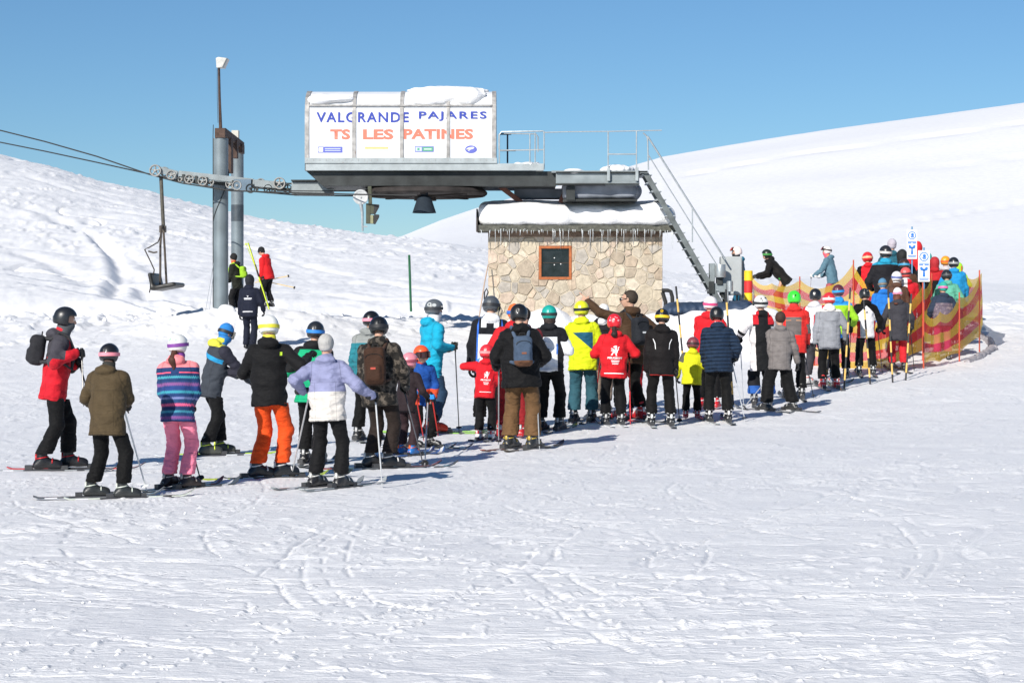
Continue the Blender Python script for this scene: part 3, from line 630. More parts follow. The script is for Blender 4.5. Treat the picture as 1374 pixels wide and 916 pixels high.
def stones(x0, x1, z0, z1, hole, n=200):
    rs = random.Random(5); seeds = []
    tries = 0
    while len(seeds) < n and tries < 9000:
        tries += 1; p = (rs.uniform(x0, x1), rs.uniform(z0, z1)); r = rs.choice((.30, .24, .24, .18, .13))
        if all(math.hypot(p[0]-q[0], p[1]-q[1]) > (r+q[2])*.5*1.02 for q in seeds): seeds.append((p[0], p[1], r))
    cols = [(.46, .385, .29), (.52, .45, .34), (.41, .36, .30), (.50, .38, .30), (.34, .32, .30), (.44, .33, .235), (.55, .48, .38), (.48, .41, .30), (.38, .30, .22)]
    vs = []; fs = []; vc = []
    def clip(poly, nx, nz, c):
        out = []
        for i in range(len(poly)):
            a, b = poly[i], poly[(i+1) % len(poly)]; da = a[0]*nx+a[1]*nz-c; db = b[0]*nx+b[1]*nz-c
            if da <= 0: out.append(a)
            if (da < 0) != (db < 0): t = da/(da-db); out.append((a[0]+(b[0]-a[0])*t, a[1]+(b[1]-a[1])*t))
        return out
    for s in seeds:
        poly = [(x0, z0), (x1, z0), (x1, z1), (x0, z1)]
        for q in seeds:
            if q is s or math.hypot(q[0]-s[0], q[1]-s[1]) > 1.4: continue
            dx, dz = q[0]-s[0], q[1]-s[1]; L_ = math.hypot(dx, dz); nx, nz = dx/L_, dz/L_
            c = (s[0]*nx+s[1]*nz)+(L_*L_+s[2]**2*.5-q[2]**2*.5)/(2*L_)-.008-rs.uniform(0, .008)
            poly = clip(poly, nx, nz, c)
            if len(poly) < 3: break
        if len(poly) < 3: continue
        # keep out of the window
        hx0, hx1, hz0, hz1 = hole
        cx = sum(p[0] for p in poly)/len(poly); cz = sum(p[1] for p in poly)/len(poly)
        minx, maxx = min(p[0] for p in poly), max(p[0] for p in poly); minz, maxz = min(p[1] for p in poly), max(p[1] for p in poly)
        pieces = [poly]
        if maxx > hx0 and minx < hx1 and maxz > hz0 and minz < hz1:
            pieces = []
            L1 = clip(poly, 1, 0, hx0); R1 = clip(poly, -1, 0, -hx1); mid = clip(clip(poly, -1, 0, -hx0), 1, 0, hx1) if True else []
            for pc in (L1, R1, clip(mid, 0, 1, hz0) if len(mid) > 2 else [], clip(mid, 0, -1, -hz1) if len(mid) > 2 else []):
                if len(pc) > 2 and (max(p[0] for p in pc)-min(p[0] for p in pc) > .05): pieces.append(pc)
        col = rs.choice(cols); k = rs.uniform(.85, 1.12); col = tuple(min(.66, (c*.6+m_*.4)*k*1.08) for c, m_ in zip(col, (.46, .405, .33)))
        for poly in pieces:
            cx = sum(p[0] for p in poly)/len(poly); cz = sum(p[1] for p in poly)/len(poly); n_ = len(poly); o = len(vs)
            pr = rs.uniform(.0, .018); tx, tz = rs.uniform(-.03, .03), rs.uniform(-.03, .03)
            rings = ((1.0, YH+.04), (1.0, YH+.012-pr*.4), (.93, YH-.008-pr))
            for sc_, y in rings:
                for p in poly: vs.append((cx+(p[0]-cx)*sc_, y+(p[0]-cx)*tx+(p[1]-cz)*tz, cz+(p[1]-cz)*sc_)); vc.append(col)
            for r_ in range(2):
                for i in range(n_): fs.append((o+r_*n_+i, o+r_*n_+(i+1) % n_, o+(r_+1)*n_+(i+1) % n_, o+(r_+1)*n_+i))
            fs.append(tuple(o+2*n_+i for i in range(n_)))
    me = bpy.data.meshes.new('stonework'); me.from_pydata(vs, [], fs); me.update()
    import bmesh
    bm = bmesh.new(); bm.from_mesh(me); bmesh.ops.recalc_face_normals(bm, faces=bm.faces); bm.to_mesh(me); bm.free()
    ca = me.color_attributes.new('stone_col', 'FLOAT_COLOR', 'POINT')
    ca.data.foreach_set('color', np.array([list(c)+[1] for c in vc], np.float32).ravel())
    return me
sub('stonework', stones(HX0, HX1, HZ0, HZ1-.1, (WX0-.005, WX1+.005, WZ0-.005, WZ1+.005)), stone_mat(), HUT)
OR = mat('orange_brown_wood', (.36, .10, .025), .6, var=.2, vscale=12, bump=.2)
wi = MB(); t_ = .065
for a, b, c, d in ((WX0, WX1, WZ0, WZ0+t_), (WX0, WX1, WZ1-t_, WZ1), (WX0, WX0+t_, WZ0+t_, WZ1-t_), (WX1-t_, WX1, WZ0+t_, WZ1-t_)): wi.box((a, YH-.03, c), (b, YH+.12, d))
wo = sub('window', wi, OR, HUT, bev=.006)
mb = MB(); mb.box((WX0+t_, YH+.06, WZ0+t_), (WX1-t_, YH+.075, WZ1-t_)); link('pane', mb, mat('dark_window_glass', (.012, .015, .018), .05, spec=.6, var=.6, vscale=6), wo)
mb = MB(); mb.box((WX0+t_*1.0, YH+.04, (WZ0+WZ1)/2-.008), (WX1-t_*1.0, YH+.055, (WZ0+WZ1)/2+.008)); link('glazing_bar', mb, mat('dark_bar', (.03, .02, .015), .6), wo)
for dx, dz in ((.0, .12), (.0, -.05), (.16, -.03)):
    mb = MB(); mb.lathe([(0, -.01), (.012, -.008), (.016, 0), (0, .01)], ((WX0+WX1)/2+dx-.02, YH+.05, (WZ0+WZ1)/2+dz), 'y', 10); link('glass_reflector', mb, W1, wo)
mb = MB(); mb.box((HX0-.0, YH-.06, wz(318, YH)), (HX1+.0, YH+.3, wz(309, YH)-.002)); sub('lintel', mb, mat('brown_wood_beam', (.20, .135, .095), .8, var=.4, vscale=8, bump=.3), HUT, bev=.01)
# roof: slopes towards the viewer
EX0, EX1 = wx(641, 49.6), wx(908, 49.6); EZ0, EZ1 = wz(310, 49.6), wz(302, 49.6)
mb = MB(); mb.prism([(49.6, EZ0), (49.6, EZ1), (53.2, EZ1+.1), (53.2, EZ0+.1)], EX0, EX1, 'x'); sub('roof', mb, mat('weathered_roof_edge', (.085, .085, .07), .85, var=.5, vscale=10, bump=.5), HUT)
mb = MB(); mb.prism([(49.55, EZ0-.02), (49.55, EZ1+.02), (49.9, EZ1+.42), (53.2, EZ1+.3), (53.2, EZ0+.1)], EX0-.04, EX0-.005, 'x'); sub('gable_board', mb, mat('gable_board_wood', (.06, .05, .045), .8, var=.3), HUT)
def rsnow(P):
    y = P[:, 1]-49.6; base = EZ1+.0*y; top = .50+.12*sst(y/.5)
    wav = .035*np.sin(P[:, 0]*1.7+1)+.03*np.sin(P[:, 0]*3.9)*np.cos(y*3)
    x = P[:, 0]; edge = .05*np.sin(x*2.3)+.03*np.sin(x*5.1+2)+.035*np.sin(x*11)
    Pp = P.copy(); Pp[:, 2] = P[:, 2]-base
    hx = (EX1-EX0)/2; cx = (EX0+EX1)/2
    Pp[:, 1] = P[:, 1]+edge*(1-sst(y/.6))
    sl = sst((x-(EX1-.5))/.5)
    hh = (top+wav)*(1-.28*sl); q = np.stack([np.abs(Pp[:, 0]-cx)-(hx-.02-.16), np.abs(Pp[:, 1]-51.4)-(1.86-.16), np.abs(Pp[:, 2]-hh/2)-(hh/2-.16)], -1)
    d = np.sqrt((np.maximum(q, 0)**2).sum(1))+np.minimum(q.max(1), 0)-.16
    return d*.8+.010*n3(P, 8, 9)
V, Q = mesh_sdf(rsnow, (EX0-.1, 49.4, EZ1-.1), (EX1+.1, 53.4, EZ1+1.3), .045); o = link('snow_cap', np_mesh('snow_cap', V, Q), SNOW); tag(o, 'thick smooth slab of snow lying on the stone hut roof', 'snow cap')
ICE = mat('icicle_ice', (.80, .84, .86), .15, spec=.6, trans=.35, bump=.2)
ims = []
for k in range(6):
    L_ = (.10, .16, .24, .34, .45, .62)[k]; mb = MB(); mb.tube([(0, 0, 0), (.002, 0, -L_*.3), (.0, 0, -L_*.7), (0, 0, -L_)], [.009, .006, .004, .001], 7); m_ = mb.mesh('icicle', True); m_.materials.append(ICE); ims.append(m_)
rs = random.Random(3)
for i in range(88):
    x = EX0+.1+(EX1-EX0-.2)*((i+rs.uniform(-1.2, 2.2))/88); u = (x-EX0)/(EX1-EX0)
    k = min(5, int(rs.random()**(3.0 if u < .5 else 1.6)*6)); o = bpy.data.objects.new('icicle', ims[k]); C.objects.link(o); o.parent = HUT
    o.location = Vector((x, 49.56+rs.uniform(-.02, .02), EZ0+rs.uniform(0, .06)))-HUT.location
    q_ = rs.uniform(.7, 1.25); o.scale = (q_, q_, rs.uniform(.45, 1.15)); o['group'] = 'icicles along the hut eave'
# ------------------------------------------------------------------ small site objects
def post(name, label, cat, a, b, Y, r, m_, group=None, Yb=None):
    A = W(a[0], a[1], Y); B = W(b[0], b[1], Yb or Y); mb = MB(); mb.tube([A, A.lerp(B, .5), B], r, 8); mb.add([], []); o = link(name, mb, m_, autos=True); tag(o, label, cat, group); return o
post('slope_marker', 'thin green marker pole standing alone on the snow', 'marker pole', (551.5, 418), (549, 342), 57, .035, mat('green_plastic', (.015, .12, .05), .5, var=.15))
# leaning poles at the hut corner
LPx = grp('leaning_pole', 'thin tan pole leaning against the left corner of the hut', 'pole', tuple(W(643, 425, 49.3)))
mb = MB(); mb.tube([W(643, 425, 49.3), W(650, 380, 49.5), W(655, 355, 49.8)], .016, 6); sub('shaft', mb, mat('tan_pole', (.42, .30, .22), .6), LPx)
mb = MB(); mb.tube([W(650, 402, 49.3), W(650, 392, 49.3), W(653, 387, 49.3), W(655, 392, 49.3), W(651, 402, 49.3)], .018, 6); sub('hook', mb, RUBBER, LPx)
# cabinet and machine parts at the foot of the stair
CB = grp('control_cabinet', 'light grey metal control cabinet at the foot of the steel stair', 'cabinet', (wx(982, 49.6), 49.6, gz(5.4, 49.6)))
Yk = 49.4
CAB = mat('cabinet_paint', (.40, .42, .42), .45, .1, var=.08, vscale=3, bump=.05)
mb = MB(); mb.box((wx(967.5, Yk), Yk, wz(396, Yk)), (wx(996, Yk), Yk+.45, wz(344, Yk))); cabo = sub('housing', mb, CAB, CB, bev=.02)
mb = MB(); mb.box((wx(969, Yk), Yk-.02, wz(394.5, Yk)), (wx(994.5, Yk), Yk-.003, wz(346, Yk))); do = sub('door', mb, CAB, CB, bev=.008)
mb = MB(); mb.box((wx(970, Yk), Yk-.035, wz(374, Yk)), (wx(971, Yk), Yk-.021, wz(368, Yk))); o = link('handle', mb, STEEL_D, do); 
for x in (974, 990):
    mb = MB(); mb.box((wx(x-.8, Yk), Yk+.1, wz(440, Yk)), (wx(x+.8, Yk), Yk+.3, wz(396, Yk))); sub('leg', mb, STEEL_D, CB)
mb = MB(); mb.box((wx(997, Yk), Yk+.1, wz(420, Yk)), (wx(999, Yk), Yk+.6, wz(350, Yk))); sub('side_panel', mb, mat('blue_black_panel', (.03, .045, .07), .5), CB)
MC = grp('stair_base_machine', 'grey winch housing with round drum beside the control cabinet', 'machine', (wx(962, 49.2), 49.2, gz(5.1, 49.2)))
Ym = 49.05
mb = MB(); mb.lathe([(0, -.16), (.125, -.16), (.13, -.15), (.13, .15), (.125, .16), (0, .16)], (wx(966.5, Ym), Ym, wz(363.5, Ym)), 'z', 24)
sub('drum', mb, GALV, MC, autos=True)
mb = MB(); mb.box((wx(953, Ym), Ym+.1, wz(378, Ym)), (wx(960, Ym), Ym+.4, wz(353, Ym)), 0); mb.box((wx(951, Ym), Ym, wz(394, Ym)), (wx(959, Ym), Ym+.45, wz(377.5, Ym)), 1); mb.box((wx(959, Ym), Ym+.05, wz(392, Ym)), (wx(975, Ym), Ym+.4, wz(380, Ym)), 0)
mb.box((wx(962, Ym), Ym, wz(382, Ym)), (wx(970, Ym), Ym+.3, wz(372, Ym)), 1)
sub('housing', mb, [STEEL, STEEL_D], MC, bev=.012)
mb = MB(); mb.tube([W(968, 392, Ym+.2), W(974, 405, Ym+.2), W(976, 428, Ym+.2)], .06, 8); mb.tube([W(975, 410, Ym+.2), W(984, 418, Ym+.2), W(988, 430, Ym+.2)], .05, 8); sub('leg', mb, STEEL_D, MC, autos=True)
mb = MB(); mb.tube([W(979.5, 377, Ym-.1), W(979.5, 391, Ym-.1)], .075, 12); mb.tube([W(976, 378, Ym-.1), W(977, 420, Ym-.1)], .02, 6); sub('roller', mb, GALV, MC, autos=True)
# black tube and low navy form for an unidentified dark shape right of the hut
TB = grp('bent_tube_and_form', 'black bent tube frame with low dark navy form beside the hut', 'loading mat', (wx(920, 48.9), 48.9, gz(4.2, 48.9)))
mb = MB(); mb.tube([W(888, 389.5, 49.3), W(896, 389.5, 49.3), W(900, 391, 49.3), W(902, 398, 49.3), W(903, 425, 49.3)], .05, 10); mb.tube([W(889, 392, 49.35), W(893, 405, 49.35), W(893, 425, 49.35)], .05, 8); sub('tube_frame', mb, RUBBER, TB, autos=True)
def navy_form(P):
    d = cone(np.stack([P[:, 0], (P[:, 1]-49.2)*.45+49.2, P[:, 2]], -1), tuple(W(900, 418, 49.2)), tuple(W(1000, 415, 49.2)), .22, .22)
    return smax(d, -(P[:, 2]-.8), .01)+.03*n3(P, 6, 77)
V, Q = mesh_sdf(navy_form, (wx(888, 49), 48.5, .8), (wx(1008, 49), 49.9, wz(398, 49)), .04); sub('mat', np_mesh('mat', V, Q), mat('navy_surface', (.025, .045, .085), .6, var=.3, vscale=3, bump=.3), TB)  # low rounded form in dark navy, not identified
# two rounded little lumps of snow and ice clods on the bench
CL = MB(); rs = random.Random(11)
for i in range(260):
    px = rs.uniform(-20, 1000); Y = rs.uniform(53.5, 60); x = wx(px, Y); z = gz(x, Y)+float(detail(np.array([x]), np.array([Y]))[0]); r = rs.uniform(.02, .07)*(1.6 if rs.random() < .1 else 1)
    CL.lathe([(0, -r*.5), (r*.9, -r*.2), (r, r*.2), (r*.6, r*.6), (0, r*.75)], (x, Y, z), 'z', 7)
rs2 = random.Random(12)
for i in range(500):
    py = rs2.uniform(560, 915); px = rs2.uniform(-20, 1400); Y = F*CH/(py-HOR); x = wx(px, Y)
    if vn(np.array([x*.8]), np.array([Y*.6]), 90)[0] < .5: continue
    z = gz(x, Y)+float(detail(np.array([x]), np.array([Y]))[0]); r = rs2.uniform(.005, .013)
    CL.lathe([(0, -r*.5), (r*.9, -r*.2), (r, r*.2), (r*.6, r*.6), (0, r*.75)], (x, Y, z), 'z', 6)
o = link('snow_clods', CL, SNOW, autos=True); tag(o, 'loose crumbs and clods of snow scattered over the piste', None, None, 'stuff')
# ------------------------------------------------------------------ cloth and gear materials
def Cd(c, **k): return (c, k)
def pattern(name, base, layers=(), rough=.75, kind=None, bump=.3, seams=(), quilt=0):
    """fabric in tp/zone attributes: base colour, then colour blocks cut out by linear conditions"""
    m = bpy.data.materials.new(name); m.use_nodes = True; nt = m.node_tree; L = nt.links.new; b = nt.nodes['Principled BSDF']
    b.inputs['Roughness'].default_value = rough; b.inputs['Specular IOR Level'].default_value = .18; b.inputs['Sheen Weight'].default_value = .04
    tp = N(nt, 'ShaderNodeAttribute', attribute_name='tp'); zn = N(nt, 'ShaderNodeAttribute', attribute_name='zone')
    s1 = N(nt, 'ShaderNodeSeparateXYZ'); L(tp.outputs['Vector'], s1.inputs[0]); s2 = N(nt, 'ShaderNodeSeparateXYZ'); L(zn.outputs['Vector'], s2.inputs[0])
    ab = N(nt, 'ShaderNodeMath', operation='ABSOLUTE'); L(s1.outputs[0], ab.inputs[0])
    src = {'x': s1.outputs[0], 'y': s1.outputs[1], 'z': s1.outputs[2], 'ax': ab.outputs[0], 'arm': s2.outputs[0], 'hood': s2.outputs[1], 'at': s2.outputs[2]}
    if kind == 'camo':
        n = N(nt, 'ShaderNodeTexNoise'); n.inputs['Scale'].default_value = 17; n.inputs['Detail'].default_value = 3; L(tp.outputs['Vector'], n.inputs['Vector'])
        r = N(nt, 'ShaderNodeValToRGB'); r.color_ramp.interpolation = 'CONSTANT'; e = r.color_ramp.elements
        e[0].color = (.018, .016, .014, 1); e[1].position = .5; e[1].color = (.06, .05, .04, 1)
        k = e.new(.56); k.color = (.12, .10, .08, 1); k = e.new(.66); k.color = (.035, .03, .028, 1); L(n.outputs[0], r.inputs[0]); out = r.outputs[0]
    elif kind == 'floral':
        n = N(nt, 'ShaderNodeTexVoronoi'); n.inputs['Scale'].default_value = 16; L(tp.outputs['Vector'], n.inputs['Vector'])
        r = N(nt, 'ShaderNodeValToRGB'); e = r.color_ramp.elements; e[0].position = .2; e[0].color = (.27, .22, .24, 1); e[1].position = .5; e[1].color = lin(base); L(n.outputs[0], r.inputs[0]); out = r.outputs[0]
    elif kind == 'nordic':
        cx = N(nt, 'ShaderNodeCombineXYZ'); L(s1.outputs[2], cx.inputs[0])
        r = N(nt, 'ShaderNodeValToRGB'); r.color_ramp.interpolation = 'CONSTANT'; e = r.color_ramp.elements
        mr = N(nt, 'ShaderNodeMapRange'); mr.inputs[1].default_value = -.25; mr.inputs[2].default_value = .5; L(s1.outputs[2], mr.inputs[0])
        wv = N(nt, 'ShaderNodeTexWave'); wv.wave_type = 'BANDS'; wv.bands_direction = 'X'; wv.inputs['Scale'].default_value = 14; L(tp.outputs['Vector'], wv.inputs['Vector'])
        ad = N(nt, 'ShaderNodeMath', operation='MULTIPLY_ADD'); ad.inputs[1].default_value = .022; L(wv.outputs['Fac'], ad.inputs[0]); L(mr.outputs[0], ad.inputs[2])
        stops = [(0, '#1d3560'), (.06, '#3f86a6'), (.10, '#233d6e'), (.16, '#7d4d8c'), (.20, '#22406e'), (.26, '#4796ae'), (.29, '#203660'), (.36, '#e8628a'), (.40, '#27456f'), (.47, '#7c86b8'), (.50, '#233d6e'), (.56, '#3f9aae'), (.60, '#28407a'), (.68, '#86578f'), (.73, '#22406e'), (.80, '#49a0b0'), (.83, '#223a66')]
        e[0].position = 0; e[0].color = lin(stops[0][1]); e[1].position = stops[1][0]; e[1].color = lin(stops[1][1])
        for p_, c_ in stops[2:]: k = e.new(p_); k.color = lin(c_)
        L(ad.outputs[0], r.inputs[0]); out = r.outputs[0]
    else:
        rg = N(nt, 'ShaderNodeRGB'); rg.outputs[0].default_value = lin(base); out = rg.outputs[0]
    for col, conds in layers:
        mask = None
        for c, k in conds:
            acc = None
            for key, wgt in k.items():
                mm = N(nt, 'ShaderNodeMath', operation='MULTIPLY'); L(src[key], mm.inputs[0]); mm.inputs[1].default_value = wgt
                if acc is None: acc = mm.outputs[0]
                else: a2 = N(nt, 'ShaderNodeMath', operation='ADD'); L(acc, a2.inputs[0]); L(mm.outputs[0], a2.inputs[1]); acc = a2.outputs[0]
            g_ = N(nt, 'ShaderNodeMath', operation='GREATER_THAN'); L(acc, g_.inputs[0]); g_.inputs[1].default_value = c
            if mask is None: mask = g_.outputs[0]
            else: a3 = N(nt, 'ShaderNodeMath', operation='MULTIPLY'); L(mask, a3.inputs[0]); L(g_.outputs[0], a3.inputs[1]); mask = a3.outputs[0]
        mx = N(nt, 'ShaderNodeMix', data_type='RGBA'); L(mask, mx.inputs[0]); L(out, mx.inputs[6]); mx.inputs[7].default_value = lin(col); out = mx.outputs[2]
    # a little wear, worn-in tone
    n = N(nt, 'ShaderNodeTexNoise'); n.inputs['Scale'].default_value = 9; n.inputs['Detail'].default_value = 5; L(tp.outputs['Vector'], n.inputs['Vector'])
    mr = N(nt, 'ShaderNodeMapRange'); mr.inputs[1].default_value = .3; mr.inputs[2].default_value = .7; mr.inputs[3].default_value = .76; mr.inputs[4].default_value = 1.02; L(n.outputs[0], mr.inputs[0])
    seam = None     # stitched seams: thin dark lines with a dent
    for key, val, eps, lim in seams:
        c_ = N(nt, 'ShaderNodeMath', operation='COMPARE'); L(src[key], c_.inputs[0]); c_.inputs[1].default_value = val; c_.inputs[2].default_value = eps; o_ = c_.outputs[0]
        if lim:
            g_ = N(nt, 'ShaderNodeMath', operation=lim[1]); L(src[lim[0]], g_.inputs[0]); g_.inputs[1].default_value = lim[2]; p_ = N(nt, 'ShaderNodeMath', operation='MULTIPLY'); L(o_, p_.inputs[0]); L(g_.outputs[0], p_.inputs[1]); o_ = p_.outputs[0]
        if seam is None: seam = o_
        else: a_ = N(nt, 'ShaderNodeMath', operation='MAXIMUM'); L(seam, a_.inputs[0]); L(o_, a_.inputs[1]); seam = a_.outputs[0]
    if seam is not None:
        sm_ = N(nt, 'ShaderNodeMath', operation='MULTIPLY_ADD'); L(seam, sm_.inputs[0]); sm_.inputs[1].default_value = -.26; sm_.inputs[2].default_value = 1
        sv = N(nt, 'ShaderNodeVectorMath', operation='SCALE'); L(out, sv.inputs[0]); L(sm_.outputs[0], sv.inputs[3]); out = sv.outputs[0]
    vm = N(nt, 'ShaderNodeVectorMath', operation='SCALE'); L(out, vm.inputs[0]); L(mr.outputs[0], vm.inputs[3]); L(vm.outputs[0], b.inputs['Base Color'])
    mp = N(nt, 'ShaderNodeMapping'); mp.inputs['Scale'].default_value = (1, 1, 2.2); L(tp.outputs['Vector'], mp.inputs[0])
    n2 = N(nt, 'ShaderNodeTexNoise'); n2.inputs['Scale'].default_value = 13; n2.inputs['Detail'].default_value = 4; n2.inputs['Distortion'].default_value = .8; L(mp.outputs[0], n2.inputs['Vector'])
    bp = N(nt, 'ShaderNodeBump'); bp.inputs['Strength'].default_value = bump; bp.inputs['Distance'].default_value = .05; L(n2.outputs[0], bp.inputs['Height']); L(bp.outputs[0], b.inputs['Normal'])
    if quilt:
        qm = N(nt, 'ShaderNodeMath', operation='MULTIPLY'); L(s1.outputs[2], qm.inputs[0]); qm.inputs[1].default_value = math.pi*quilt; qs = N(nt, 'ShaderNodeMath', operation='SINE'); L(qm.outputs[0], qs.inputs[0]); qa = N(nt, 'ShaderNodeMath', operation='ABSOLUTE'); L(qs.outputs[0], qa.inputs[0]); qp = N(nt, 'ShaderNodeMath', operation='POWER'); L(qa.outputs[0], qp.inputs[0]); qp.inputs[1].default_value = .4
        b2_ = N(nt, 'ShaderNodeBump'); b2_.inputs['Strength'].default_value = 1; b2_.inputs['Distance'].default_value = .03; L(qp.outputs[0], b2_.inputs['Height']); L(bp.outputs[0], b2_.inputs['Normal']); L(b2_.outputs[0], b.inputs['Normal'])
    return m
SKIN = mat('skin', (.52, .30, .21), .55, var=.08, vscale=12)
def gm(c, rough=.55, metal=0., pre='gear'):   # plain gear material by colour
    key = pre+'_'+str(c); return mat(key, c, rough, metal, var=.1, vscale=14, bump=.08)
# ------------------------------------------------------------------ people
def rotm(yaw=0, pitch=0, roll=0):   # yaw clockwise seen from above, pitch forward, roll to the right (degrees)
    return np.array(Matrix.Rotation(-math.radians(yaw), 3, 'Z') @ Matrix.Rotation(-math.radians(pitch), 3, 'X') @ Matrix.Rotation(math.radians(roll), 3, 'Y'), np.float32)
def ik(a, t, l1, l2, pole):
    a = np.array(a, float); t = np.array(t, float); d = t-a; L_ = np.linalg.norm(d)
    mx = (l1+l2)*.995
    if L_ > mx: t = a+d/L_*mx; d = t-a; L_ = mx
    u = d/L_; x = (l1*l1-l2*l2+L_*L_)/(2*L_); h = math.sqrt(max(l1*l1-x*x, 0))
    p = np.array(pole, float); p = p-u*(p@u); p /= np.linalg.norm(p)+1e-9
    return a+u*x+p*h, t
def hand_mesh(mode, h, fat=1.0, bare=False):
    fr = (.0125 if not bare else .009)*fat; prims = []
    th = .016 if not bare else .012
    for xi, ln in ((.031, .95), (.011, 1.06), (-.010, 1.0), (-.030, .8)):
        md = mode
        if mode == 'point': md = 'straight' if xi > .03 else 'grip'
        dirs = {'grip': ((0, .45, .9), (0, -.5, .85), (0, -.97, -.2)), 'relaxed': ((0, .85, .5), (0, .5, .85), (0, .0, 1)), 'straight': ((0, 1, .02), (0, 1, .05), (0, 1, .0)), 'open': ((xi*3, .97, .15), (xi*3, .93, .3), (xi*3, .9, .35))}[md]
        p = np.array((xi, .092, .0))
        for d, l in zip(dirs, (.043*ln, .029*ln, .023*ln)):
            d = np.array(d, float); d /= np.linalg.norm(d); q = p+d*l; prims.append((p.copy(), q.copy(), fr, fr*.92)); p = q
    tb = [np.array((.036, .018, .006))]; td = {'grip': ((.45, .6, .6), (-.35, .55, .75)), 'relaxed': ((.6, .75, .3), (.25, .9, .4)), 'point': ((.45, .6, .6), (-.3, .6, .7)), 'straight': ((.7, .7, .2), (.5, .85, .2)), 'open': ((.8, .6, .2), (.6, .8, .2))}[mode]
    for d, l in zip(td, (.045, .032)):
        d = np.array(d, float); d /= np.linalg.norm(d); tb.append(tb[-1]+d*l)
    def f(P):
        d = rbox(P, (0, .052, 0), (.043, .050, th), .013)
        if bare: d = smin(d, cone(P, (0, -.06, 0), (0, .01, 0), .028, .026), .02)
        else: d = smin(d, cone(P, (0, -.055, 0), (0, .012, 0), .044, .036), .012)
        d = smin(d, cone(P, (.028, .0, .0), tb[1], .018, .014), .015); d = smin(d, cone(P, tb[1], tb[2], fr*1.15, fr), .006)
        for p, q, ra, rb in prims: d = smin(d, cone(P, p, q, ra, rb), .004)
        return d
    return mesh_sdf(f, (-.07, -.11, -.05), (.11, .22, .11), h)
_HC = {}
def hand(mode, side, h, bare=False):
    k = (mode, h, bare)
    if k not in _HC: _HC[k] = hand_mesh(mode, h, 1.0, bare)
    V, Q = _HC[k]; V = V.copy()
    if side < 0: V[:, 2] *= -1; Q = Q[:, ::-1]
    return V, Q
def boot_sdf(P):
    d = rbox(P, (0, .045, .045), (.048, .155, .022), .015)
    d = smin(d, ell(P, (0, .10, .075), (.052, .105, .052)), .02)
    d = smin(d, cone(P, (0, -.022, .09), (0, -.010, .25), .058, .056), .03)
    d = smin(d, cone(P, (0, -.06, .07), (0, .03, .10), .05, .05), .03)
    return smax(d, P[:, 2]-.26, .01)
_BC = {}
def boot_mesh(h):
    if h not in _BC:
        V, Q = mesh_sdf(boot_sdf, (-.09, -.16, .0), (.09, .23, .37), h); _BC[h] = (V, Q)
    return _BC[h]
def buckle_mb():
    mb = MB()
    for z, y, r in ((.20, -.014, .064), (.14, -.018, .064)):
        pts = [(r*math.sin(t), y+r*1.05*math.cos(t), z+.012*math.cos(t)) for t in [math.radians(-150+300*k/14) for k in range(15)]]
        mb.tube(pts, .008, 6)
    mb.tube([(0.0, .10, .132), (.04, .10, .115), (.056, .10, .08)], .008, 5); mb.tube([(0.0, .10, .132), (-.04, .10, .115), (-.056, .10, .08)], .008, 5)
    mb.box((-.026, -.112, .03), (.026, -.098, .075)); mb.box((-.016, -.090, .09), (.016, -.066, .18))
    return mb
_bk = None
def ski_mesh(L, wd=.082):
    n = 26; vs = []; fs = []
    for i in range(n+1):
        t = i/n; y = -L*.45+L*t
        wdt = wd*(.82+.35*abs(t-.48)**1.2*1.6)
        if t > .93: wdt *= math.sqrt(max(0.02, 1-((t-.93)/.07)**2))
        if t < .03: wdt *= .8
        z = .012+(max(0, t-.88)/.12)**2*.065+(max(0, .06-t)/.06)**2*.02
        for x, zz in ((-wdt/2, z), (wdt/2, z), (wdt/2, z+.012), (-wdt/2, z+.012)): vs.append((x, y, zz))
    for i in range(n):
        for j in range(4): fs.append((i*4+j, i*4+(j+1) % 4, (i+1)*4+(j+1) % 4, (i+1)*4+j))
    fs.append((3, 2, 1, 0)); fs.append(tuple(n*4+k for k in range(4)))
    mb = MB(); mb.add(vs, fs); return mb
def ski_mat(c, v):
    key = f'ski_topsheet_{c}_{v}'
    if key in _M: return _M[key]
    m = mat(key, c, .3, coat=.3); nt = m.node_tree; L = nt.links.new; b = nt.nodes['Principled BSDF']
    tc = N(nt, 'ShaderNodeTexCoord'); sp = N(nt, 'ShaderNodeSeparateXYZ'); L(tc.outputs['Object'], sp.inputs[0])
    sl = N(nt, 'ShaderNodeMath', operation='MULTIPLY_ADD'); L(sp.outputs[0], sl.inputs[0]); sl.inputs[1].default_value = 2.0*v; L(sp.outputs[1], sl.inputs[2])
    mr = N(nt, 'ShaderNodeMapRange'); mr.inputs[1].default_value = -.75; mr.inputs[2].default_value = .95; L(sl.outputs[0], mr.inputs[0])
    r = N(nt, 'ShaderNodeValToRGB'); r.color_ramp.interpolation = 'CONSTANT'; e = r.color_ramp.elements; c0 = lin(c); dk = (.03, .03, .035, 1); wh = (.6, .6, .62, 1)
    e[0].color = c0; e[1].position = .18+.05*v; e[1].color = wh
    for p, q in ((.24+.05*v, c0), (.40, dk), (.66, c0), (.74, wh if v != 2 else dk), (.79, c0), (.93, dk)): k = e.new(p); k.color = q
    L(mr.outputs[0], r.inputs[0]); L(r.outputs[0], b.inputs['Base Color']); return m
def bind_mb():
    mb = MB(); mb.box((-.035, -.20, .024), (.035, -.115, .075)); mb.box((-.035, .19, .024), (.035, .265, .07)); mb.box((-.03, -.115, .024), (.03, .19, .032)); return mb
_SM = {}
PEOPLE = {}
